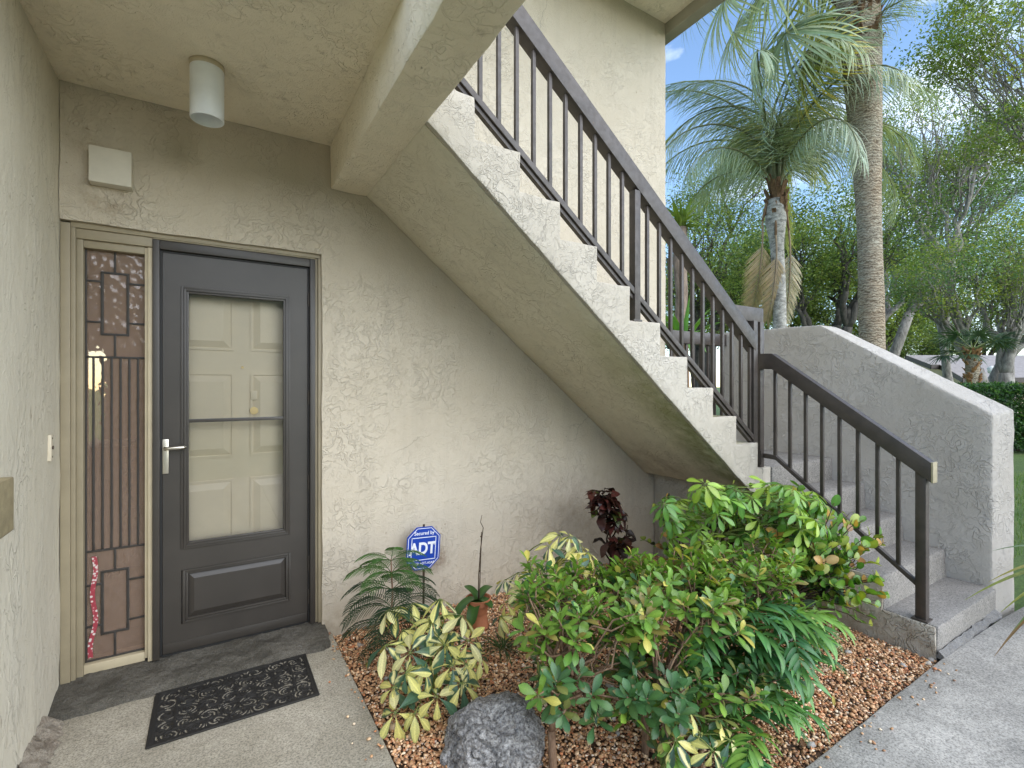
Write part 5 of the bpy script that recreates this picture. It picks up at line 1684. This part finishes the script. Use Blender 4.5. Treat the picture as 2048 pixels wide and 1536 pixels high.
# ------------------------------------------------------------------ palms
def palm_bark():
    t = NT('ringed_palm_bark')
    v = t.co()
    w = t.new('ShaderNodeTexWave', wave_type='BANDS', bands_direction='Z'); w.inputs['Scale'].default_value = 7.0
    w.inputs['Distortion'].default_value = 9.0; w.inputs['Detail'].default_value = 3; w.inputs['Detail Scale'].default_value = 2.5
    t.l.new(v, w.inputs['Vector'])
    n = t.noise(t.co(scale=(1, 1, 2.2)), 9, 6, 0.8)
    h = t.math('ADD', t.math('MULTIPLY', w.outputs['Fac'], 0.22), n.outputs['Fac'])
    c = t.ramp(h, [(0.40, (0.14, 0.11, 0.08)), (0.60, (0.36, 0.31, 0.245)), (0.85, (0.55, 0.50, 0.42))])
    b = t.ramp(t.noise(v, 1.3, 4, 0.7).outputs['Fac'], [(0.35, (1.0, 0.92, 0.82)), (0.65, (0.92, 0.97, 0.95))])
    c = t.mix(1.0, c, b, 'MULTIPLY')
    return t.set(col=c, rough=0.92, normal=t.bump(h, 0.05, 1.0), spec=0.15)
M_PALM = palm_bark()
M_BOOT = bark('fibrous_palm_boot', (0.07, 0.04, 0.025), (0.26, 0.16, 0.09), 22, 0.03, (1, 1, 0.4))
M_QUEEN = bark('pale_palm_bark', (0.10, 0.095, 0.085), (0.58, 0.56, 0.51), 11, 0.02, (1, 1, 1.8))

def fan_mesh(n, L, W, col, tipcol=None, hang=1.0, arc=2.4):
    la = LeafArr()
    la.tube([(0, -0.9, 0.10), (0, -0.4, 0.05), (0, 0, 0)], [0.022, 0.016, 0.012], (0.16, 0.2, 0.06), 5)
    for k in range(n):
        a = (k / (n - 1) - 0.5) * 2 * arc
        ll = L * (0.72 + 0.28 * math.cos(a * 0.6)) * uni(0.88, 1.06)
        d = Vector((math.sin(a), math.cos(a), 0.15 * math.cos(a * 2)))
        c = jit(col, 0.18)
        def vf(t, cc, c=c):
            if tipcol and t > 0.55: return tuple(c[i] * (1 - (t - .55) * 2) + tipcol[i] * (t - .55) * 2 for i in range(3))
            return c
        la.leaf(ll, W * uni(0.8, 1.2), c, 7, 'lance', 0.5, hang * uni(0.6, 1.5), frame(Vector((0, 0, 0)), d, Vector((0, 0, 1)) + rvec(0.15)), 3, vf)
    return la.mesh('frond', M_FRONDS)

def sabal():
    b = gz(P(1746, 900, 7.5)); top = P(1708, -95, 7.5)
    root = empty('fan_palm', b, 'tall fan palm with thick ringed grey trunk behind the parapet', 'palm')
    zs = np.linspace(b.z - 0.3, top.z, 60)
    pts = []; rad = []
    for z in zs:
        t = (z - b.z) / (top.z - b.z)
        pts.append(Vector((b.x + (top.x - b.x) * t ** 2.2, b.y + (top.y - b.y) * t ** 2.2, z)))
        r = 0.168 + 0.02 * math.exp(-((z - 3.6) / 0.5) ** 2) * -0.5
        r += 0.11 * min(1, max(0, (z - 4.3) / 2.6)) + 0.004 * mnoise.noise(Vector((z * 6, 0, 0)))
        rad.append(r)
    MB().tube(pts, rad, 28).build('trunk', M_PALM, root, smooth=True)
    # fibrous sheath under the crown
    bt = MB()
    for k in range(130):
        z = uni(6.6, top.z); a = uni(0, 6.28)
        i = int((z - zs[0]) / (zs[-1] - zs[0]) * 59); c = pts[i]; r = rad[i]
        o = Vector((math.cos(a), math.sin(a), 0)); tt = Vector((-math.sin(a), math.cos(a), 0))
        p0 = c + o * (r * 0.9); p1 = c + o * (r + uni(0.02, 0.06)) + Vector((0, 0, uni(0.06, 0.16))) + tt * uni(-.06, .06)
        bt.bar(p0, p1, 0.05, 0.02)
    bt.build('boot_sheath', M_BOOT, root)['kind'] = 'stuff'
    inv = Matrix.Translation(b).inverted()
    FAN = [fan_mesh(56, 1.12, 0.030, c, tp, h) for c, tp, h in (((0.24, 0.31, 0.20), None, 1.1), ((0.31, 0.37, 0.20), None, 0.8), ((0.19, 0.255, 0.155), None, 1.3), ((0.36, 0.38, 0.10), (0.60, 0.42, 0.06), 1.2))]
    crown = top
    hubs = [(1572, 66, 7.0, 0), (1635, 92, 7.6, 2), (1455, -10, 7.0, 1), (1540, -40, 6.7, 1), (1610, 120, 7.6, 3), (1470, 60, 7.9, 1), (1630, -70, 8.3, 0), (1800, -70, 7.2, 2), (1600, -90, 8.0, 0), (1520, 120, 8.1, 1), (1640, 40, 8.4, 3), (1400, -70, 7.4, 2), (1850, -130, 7.8, 1)]
    st = MB()
    for (u, v, F, k) in hubs:
        h = P(u, v, F)
        out = (h - crown); o2 = out.copy()
        d = out.normalized() * 0.55 + Vector((0, 0, -0.85)) + rvec(0.08)
        nrm = Vector((out.x, out.y, 0)).normalized() * 0.8 + Vector((0, 0, 0.6))
        o = bpy.data.objects.new('frond', FAN[k]); COL.objects.link(o); o.parent = root; o.matrix_parent_inverse = inv
        o.matrix_basis = frame(h, d, nrm, uni(0.92, 1.1))
        mid = crown.lerp(h, 0.55) + Vector((0, 0, 0.25))
        st.tube([crown, mid, h], [0.03, 0.022, 0.014], 6)
    st.build('petiole', M_GREENSTEM, root, smooth=True)
sabal()

def queen():
    b = gz(P(1562, 900, 9.0)); top = P(1553, 400, 9.0)
    root = empty('feather_palm', b, 'feather palm with slim pale trunk and drooping grey green fronds', 'palm')
    pts = [b + Vector((0, 0, -0.3))]
    n = 26
    rad = [0.125]
    for i in range(1, n + 1):
        t = i / n
        pts.append(b.lerp(top, t) + Vector((0.03 * math.sin(t * 5), 0.02 * math.sin(t * 7), 0)))
        rad.append(0.122 - 0.012 * t + (0.075 * max(0, 1 - abs(t - 0.93) / 0.10)))
    MB().tube(pts, rad, 18).build('trunk', M_QUEEN, root, smooth=True)
    bt = MB()
    for k in range(46):
        a = uni(0, 6.28); z = uni(-0.45, 0.15)
        c = top + Vector((0, 0, z)); o = Vector((math.cos(a), math.sin(a), 0))
        bt.bar(c + o * 0.10, c + o * uni(0.14, 0.22) + Vector((0, 0, uni(0.15, 0.35))), 0.07, 0.025)
    bt.build('boot_sheath', M_BOOT, root)['kind'] = 'stuff'
    inv = Matrix.Translation(b).inverted()
    QF = [frond_mesh(96, 0.80, 0.0135, 3.1, dr, c, mat=M_FRONDS, curl=1.1, vshape=0.1, start=0.14, stemcol=(0.20, 0.21, 0.11), rr=0.026, hang=0.95, n=4, spread=(0.62, 0.3)) for c, dr in (((0.36, 0.42, 0.31), 1.9), ((0.40, 0.45, 0.27), 2.2), ((0.30, 0.37, 0.25), 1.6), ((0.48, 0.48, 0.16), 2.3))]
    DF = [frond_mesh(85, 0.42, 0.016, 1.75, 0.5, c, mat=M_MATTE, curl=0.4, vshape=0.0, start=0.26, stemcol=(0.33, 0.25, 0.17), rr=0.020, hang=0.1, n=4, spread=(0.85, 0.75)) for c in ((0.40, 0.31, 0.20), (0.50, 0.43, 0.34))]
    c = top + Vector((0, 0, 0.15))
    k = 0
    for ring, (el, m, sc) in enumerate(((1.45, 6, 1.15), (1.25, 8, 1.2), (0.95, 8, 1.1), (0.55, 5, 0.9))):
        for i in range(m):
            a = ring * 0.6 + i * 6.283 / m + uni(-.2, .2)
            d = Vector((math.cos(a) * math.cos(el), math.sin(a) * math.cos(el), math.sin(el)))
            o = bpy.data.objects.new('frond', QF[k % 3] if uni(0, 1) < 0.86 else QF[3]); COL.objects.link(o); o.parent = root; o.matrix_parent_inverse = inv
            o.matrix_basis = frame(c, d, Vector((0, 0, 1)) + rvec(0.1), sc * uni(0.9, 1.08)); k += 1
    for i, (du, dv) in enumerate(((-0.62, 0), (0.60, 0.1), (-0.25, -0.4))):
        s = RIGHT * du + FWD * dv
        h = c + s * 0.42 + Vector((0, 0, -0.55 - 0.15 * i))
        st = MB().tube([c + Vector((0, 0, -0.25)), c + s * 0.30 + Vector((0, 0, -0.22)), h], [0.03, 0.026, 0.02], 6)
        o = bpy.data.objects.new('dead_frond', DF[i % 2]); COL.objects.link(o); o.parent = root; o.matrix_parent_inverse = inv
        o.matrix_basis = frame(h, Vector((0, 0, -1)) + s * 0.06, -FWD + rvec(0.1), (1.0, 0.98, 0.9)[i])
        st.build('dead_petiole', M_TWIG, root, smooth=True)
queen()

def strap_plant(name, label, base, top, r, n, L, W, cols, cat, barkm, el=(0.1, 1.3)):
    base, top = Vector(base), Vector(top)
    root = empty(name, base, label, cat)
    if r: MB().tube(wobble(base - Vector((0, 0, 0.3)), top, 8, 0.01), [r * (1 + 0.1 * math.sin(i * 2)) for i in range(9)], 12).build('trunk', barkm, root, smooth=True)
    ms = [LeafArr().leaf(L, W, jit(c, 0.1), 8, 'lance', 0.5, cu).mesh('blade', M_LEAF) for c in cols for cu in (0.3, 0.9, 1.5)]
    items = []
    for i in range(n):
        a = uni(0, 6.28); e = uni(*el)
        d = Vector((math.cos(a) * math.cos(e), math.sin(a) * math.cos(e), math.sin(e)))
        items.append((random.choice(ms), frame(top + rvec(0.03), d, Vector((0, 0, 1)), uni(0.75, 1.1))))
    place_leaves(root, items, name='blade')
strap_plant('dracaena', 'slim brown trunked dracaena seen between the stair balusters', gz(P(1352, 900, 8.0)), P(1362, 455, 8.0), 0.10, 60, 0.55, 0.05, ((0.20, 0.28, 0.05), (0.13, 0.2, 0.05)), 'tree', bark('brown_bark', (0.10, 0.075, 0.055), (0.33, 0.26, 0.21), 16, 0.015))
strap_plant('yucca', 'bright green yucca rosette just behind the landing railing', gz(P(1366, 900, 5.6)), P(1366, 690, 5.6), 0.06, 34, 0.62, 0.055, ((0.14, 0.28, 0.04), (0.10, 0.23, 0.05)), 'plant', M_TWIG, (0.5, 1.4))

def cabbage():
    b = gz(P(1944, 800, 15)); top = P(1944, 705, 15)
    root = empty('cabbage_palm', b, 'small cabbage palm with orange brown boots before the grey roof', 'palm')
    MB().tube(wobble(b - Vector((0, 0, 0.3)), top, 8, 0.01), [0.17, 0.16, 0.15, 0.15, 0.15, 0.16, 0.17, 0.17, 0.14], 14).build('trunk', M_PALM, root, smooth=True)
    bt = MB()
    for k in range(70):
        z = uni(-1.0, 0.05); a = uni(0, 6.28); o = Vector((math.cos(a), math.sin(a), 0)); c = top + Vector((0, 0, z))
        bt.bar(c + o * 0.12, c + o * 0.23 + Vector((0, 0, 0.16)), 0.07, 0.02)
    bt.build('boot_sheath', bark('orange_boot', (0.16, 0.07, 0.03), (0.42, 0.25, 0.12), 20, 0.02), root)['kind'] = 'stuff'
    inv = Matrix.Translation(b).inverted()
    FAN = [fan_mesh(26, 0.62, 0.04, c, None, 0.7) for c in ((0.045, 0.085, 0.05), (0.065, 0.11, 0.055))]
    for i in range(13):
        a = i * 2.4; e = uni(-0.3, 1.0)
        d = Vector((math.cos(a) * math.cos(e), math.sin(a) * math.cos(e), math.sin(e)))
        o = bpy.data.objects.new('frond', random.choice(FAN)); COL.objects.link(o); o.parent = root; o.matrix_parent_inverse = inv
        o.matrix_basis = frame(top + d * 0.75, d, Vector((0, 0, 1)) + d * 0.1, 1.0)
cabbage()

# ------------------------------------------------------------------ clipped hedge
def hedge():
    c0, c1 = P(1900, 900, 11.2), P(2260, 900, 10.6)
    b = gz(c0)
    root = empty('clipped_hedge', b, 'clipped dark green hedge beyond the parapet at the right edge', 'hedge')
    n = 26000
    t = rng.uniform(0, 1, n); w = rng.uniform(-0.5, 0.5, n); z = rng.uniform(0, 1, n)
    f = rng.integers(0, 3, n)
    w = np.where(f == 0, -0.5 + rng.normal(0, 0.05, n), w); z = np.where(f == 1, 1 + rng.normal(0, 0.03, n), z)
    p = np.array(c0)[None] * (1 - t[:, None]) + np.array(c1)[None] * t[:, None]
    p = p + np.array(FWD)[None] * w[:, None] * 1.2
    gzv = -0.06
    lump = np.array([mnoise.noise(Vector((a * 1.5, b_ * 1.5, c_ * 2))) for a, b_, c_ in zip(p[:, 0], p[:, 1], z)])
    p[:, 2] = gzv + 0.12 + z * (1.30 + lump * 0.10)
    p += np.array(FWD)[None] * (lump * 0.12)[:, None]
    cols = np.array([(0.035, 0.09, 0.03), (0.05, 0.12, 0.035), (0.075, 0.155, 0.045), (0.03, 0.07, 0.03)])[rng.integers(0, 4, n)] * (1 + rng.normal(0, 0.15, (n, 1)))
    quad_leaves('foliage', p, 0.075, np.clip(cols, 0.005, 0.4), root, M_FOL, 0.2)
    st = MB()
    for i in range(12):
        q = c0.lerp(c1, (i + 0.5) / 12); q.z = -0.1
        for j in range(4): st.tube(wobble(q + Vector((uni(-.1, .1), uni(-.1, .1), 0)), q + Vector((uni(-.3, .3), uni(-.3, .3), 1.1)), 4, 0.05), [0.02, 0.018, 0.015, 0.012, 0.008], 5)
    st.build('stem', M_DARKSTEM, root)
hedge()

# ------------------------------------------------------------------ grass beyond the parapet
def grass():
    n = 16000
    x = rng.uniform(4.48, 11.5, n); y = rng.uniform(0.95, 5.0, n)
    ok = ~((y < 1.30) & (x < 6))
    x, y = x[ok], y[ok]; n = len(x)
    a = rng.uniform(0, 6.28, n); h = rng.uniform(0.035, 0.08, n); le = rng.uniform(0, 0.03, n)
    w = 0.0035
    z0 = np.full(n, -0.062)
    p = np.stack([x, y, z0], 1); s = np.stack([np.cos(a) * w, np.sin(a) * w, 0 * a], 1)
    tip = p + np.stack([-np.sin(a) * le, np.cos(a) * le, h], 1)
    V = np.stack([p - s, p + s, tip], 1)
    me = bpy.data.meshes.new('grass')
    me.vertices.add(n * 3); me.vertices.foreach_set('co', V.ravel().astype(np.float32))
    me.loops.add(n * 3); me.loops.foreach_set('vertex_index', np.arange(n * 3, dtype=np.int32))
    me.polygons.add(n); me.polygons.foreach_set('loop_start', np.arange(0, n * 3, 3, dtype=np.int32))
    c = np.array([(0.09, 0.19, 0.03), (0.13, 0.22, 0.04), (0.07, 0.15, 0.03), (0.20, 0.22, 0.07)])[rng.integers(0, 4, n)]
    c4 = np.concatenate([np.repeat(c[:, None], 3, 1), np.ones((n, 3, 1))], -1)
    at = me.attributes.new('Col', 'FLOAT_COLOR', 'POINT'); at.data.foreach_set('color', c4.ravel().astype(np.float32))
    me.update(calc_edges=True)
    o = link('grass', me, None, M_MATTE)
    tag(o, 'short green lawn grass beyond the parapet wall', 'grass', kind='stuff')
grass()

# ------------------------------------------------------------------ grey-roofed house and lamp post far behind
def house():
    e0 = P(1925, 757, 31); r0 = P(1812, 712, 36)
    k0 = P(1862, 731, 33.6)
    root = empty('grey_roofed_house', gz(P(1925, 800, 31)), 'low tan house with grey shingle roof behind the hedge', 'house')
    Lr = 16.0
    t = NT('grey_shingle')
    v = t.co()
    t.set(col=t.mix(1.0, (0.30, 0.275, 0.27), t.ramp(t.noise(v, 4, 6, 0.8).outputs['Fac'], [(0.3, 0.7), (0.7, 1.2)]), 'MULTIPLY'), rough=0.95)
    th = Vector((0, 0, 0.06))
    a, b, c, d, k, k2 = e0, e0 + RIGHT * Lr, r0 + RIGHT * (Lr + 3), r0, k0, k0 + RIGHT * 0.6
    top = [a, b, c, d, k, k2]
    MB().add([p + th for p in top] + [p - th * 0 for p in top], [(0, 1, 2, 3, 4, 5), (11, 10, 9, 8, 7, 6)]).build('roof', t.m, root)
    MF = simple('dark_brown_fascia', (0.045, 0.035, 0.03), 0.6)
    for p, q in ((a, b), (a, k2), (k2, k), (k, d)):
        MB().bar(p - Vector((0, 0, 0.10)), q - Vector((0, 0, 0.10)), 0.06, 0.30).build('fascia', MF, root)
    MW = simple('tan_house_wall', (0.50, 0.43, 0.28), 0.9, 0, 3, 0.08)
    w0 = e0 + FWD * 0.7 + RIGHT * 0.5; w1 = w0 + RIGHT * (Lr - 1)
    back = r0 + RIGHT * 0.6
    def wallq(p, q, zt0, zt1):
        n = (q - p).cross(UPV).normalized() * 0.1
        p, q = Vector(p), Vector(q)
        return MB().add([(p.x, p.y, -1.6), (q.x, q.y, -1.6), (q.x, q.y, zt1), (p.x, p.y, zt0), (p.x - n.x, p.y - n.y, -1.6), (q.x - n.x, q.y - n.y, -1.6), (q.x - n.x, q.y - n.y, zt1), (p.x - n.x, p.y - n.y, zt0)],
                        [(0, 1, 2, 3), (7, 6, 5, 4), (3, 2, 6, 7), (0, 3, 7, 4), (1, 5, 6, 2)])
    wallq(w0, w1, e0.z + 0.05, e0.z + 0.05).build('wall', MW, root)
    wallq(back, w0, r0.z - 0.2, e0.z - 0.02).build('gable_wall', MW, root)
    for s in (0.46, 0.75):
        p = w0.lerp(w1, s) - FWD * 0.02
        wq = MB(); wq.bar(p + Vector((0, 0, -0.3 - p.z + e0.z - 0.6)), p + RIGHT * 1.3 + Vector((0, 0, -0.3 - p.z + e0.z - 0.6)), 0.06, 1.0)
        wq.build('window', M_SEAL, root)
house()
lp = P(1984, 800, 22)
lamp = empty('lamp_post', gz(lp), 'slim black lamp post standing before the tan house', 'lamp post')
zt = P(1984, 748, 22).z
MB().tube([gz(lp) - Vector((0, 0, 0.2)), Vector((lp.x, lp.y, zt))], 0.055, 10).build('pole', M_SEAL, lamp)
MB().lathe(lp.x, lp.y, [(0.05, zt), (0.14, zt + 0.06), (0.17, zt + 0.28), (0.05, zt + 0.36), (0.0, zt + 0.37)], 14).build('lantern', M_WHITE, lamp, smooth=True)

# ------------------------------------------------------------------ palms just outside the right edge whose tips reach into view
def tip_blades(name, label, base, hub, tips, W, cols, trunk_r):
    base, hub = Vector(base), Vector(hub)
    root = empty(name, base, label, 'palm')
    MB().tube(wobble(base - Vector((0, 0, 0.1)), hub, 5, 0.01), [trunk_r] * 6, 12).build('trunk', M_BOOT, root, smooth=True)
    inv = Matrix.Translation(base).inverted()
    for i, tp in enumerate(tips):
        tp = Vector(tp); d = tp - hub; L = d.length
        la = LeafArr().leaf(L * 1.03, W, jit(cols[i % len(cols)], 0.1), 10, 'lance', 0.6, 0.5)
        o = bpy.data.objects.new('blade', la.mesh('blade', M_LEAF)); COL.objects.link(o); o.parent = root; o.matrix_parent_inverse = inv
        o.matrix_basis = frame(hub, d.normalized() + Vector((0, 0, 0.25)), UPV)
h = P(2210, 1130, 2.75)
tip_blades('spiky_plant', 'spiky yellowing leaf tips poking in from the right edge', (h.x, h.y, 0.0), h,
           [P(1935, 1188, 2.5), P(1992, 1085, 2.5), P(1982, 1150, 2.45), P(1992, 1300, 2.4), P(2005, 1215, 2.5), P(2030, 1250, 2.4)] + [h + Vector((uni(-.5, .7), uni(-.7, .1), uni(0, .5))) for _ in range(6)],
           0.030, ((0.22, 0.24, 0.05), (0.10, 0.16, 0.05), (0.24, 0.22, 0.05), (0.20, 0.12, 0.05)), 0.05)
h = P(2230, -150, 2.8)
tip_blades('overhanging_palm', 'long green palm blades hanging into the top right corner', (h.x, h.y, 0.0), h,
           [P(1903, 52, 2.6), P(1968, 110, 2.65), P(1985, 40, 2.7)] + [h + Vector((uni(-.3, .9), uni(-.9, .1), uni(-.1, .6))) for _ in range(8)], 0.035, ((0.12, 0.2, 0.04), (0.09, 0.16, 0.04)), 0.07)
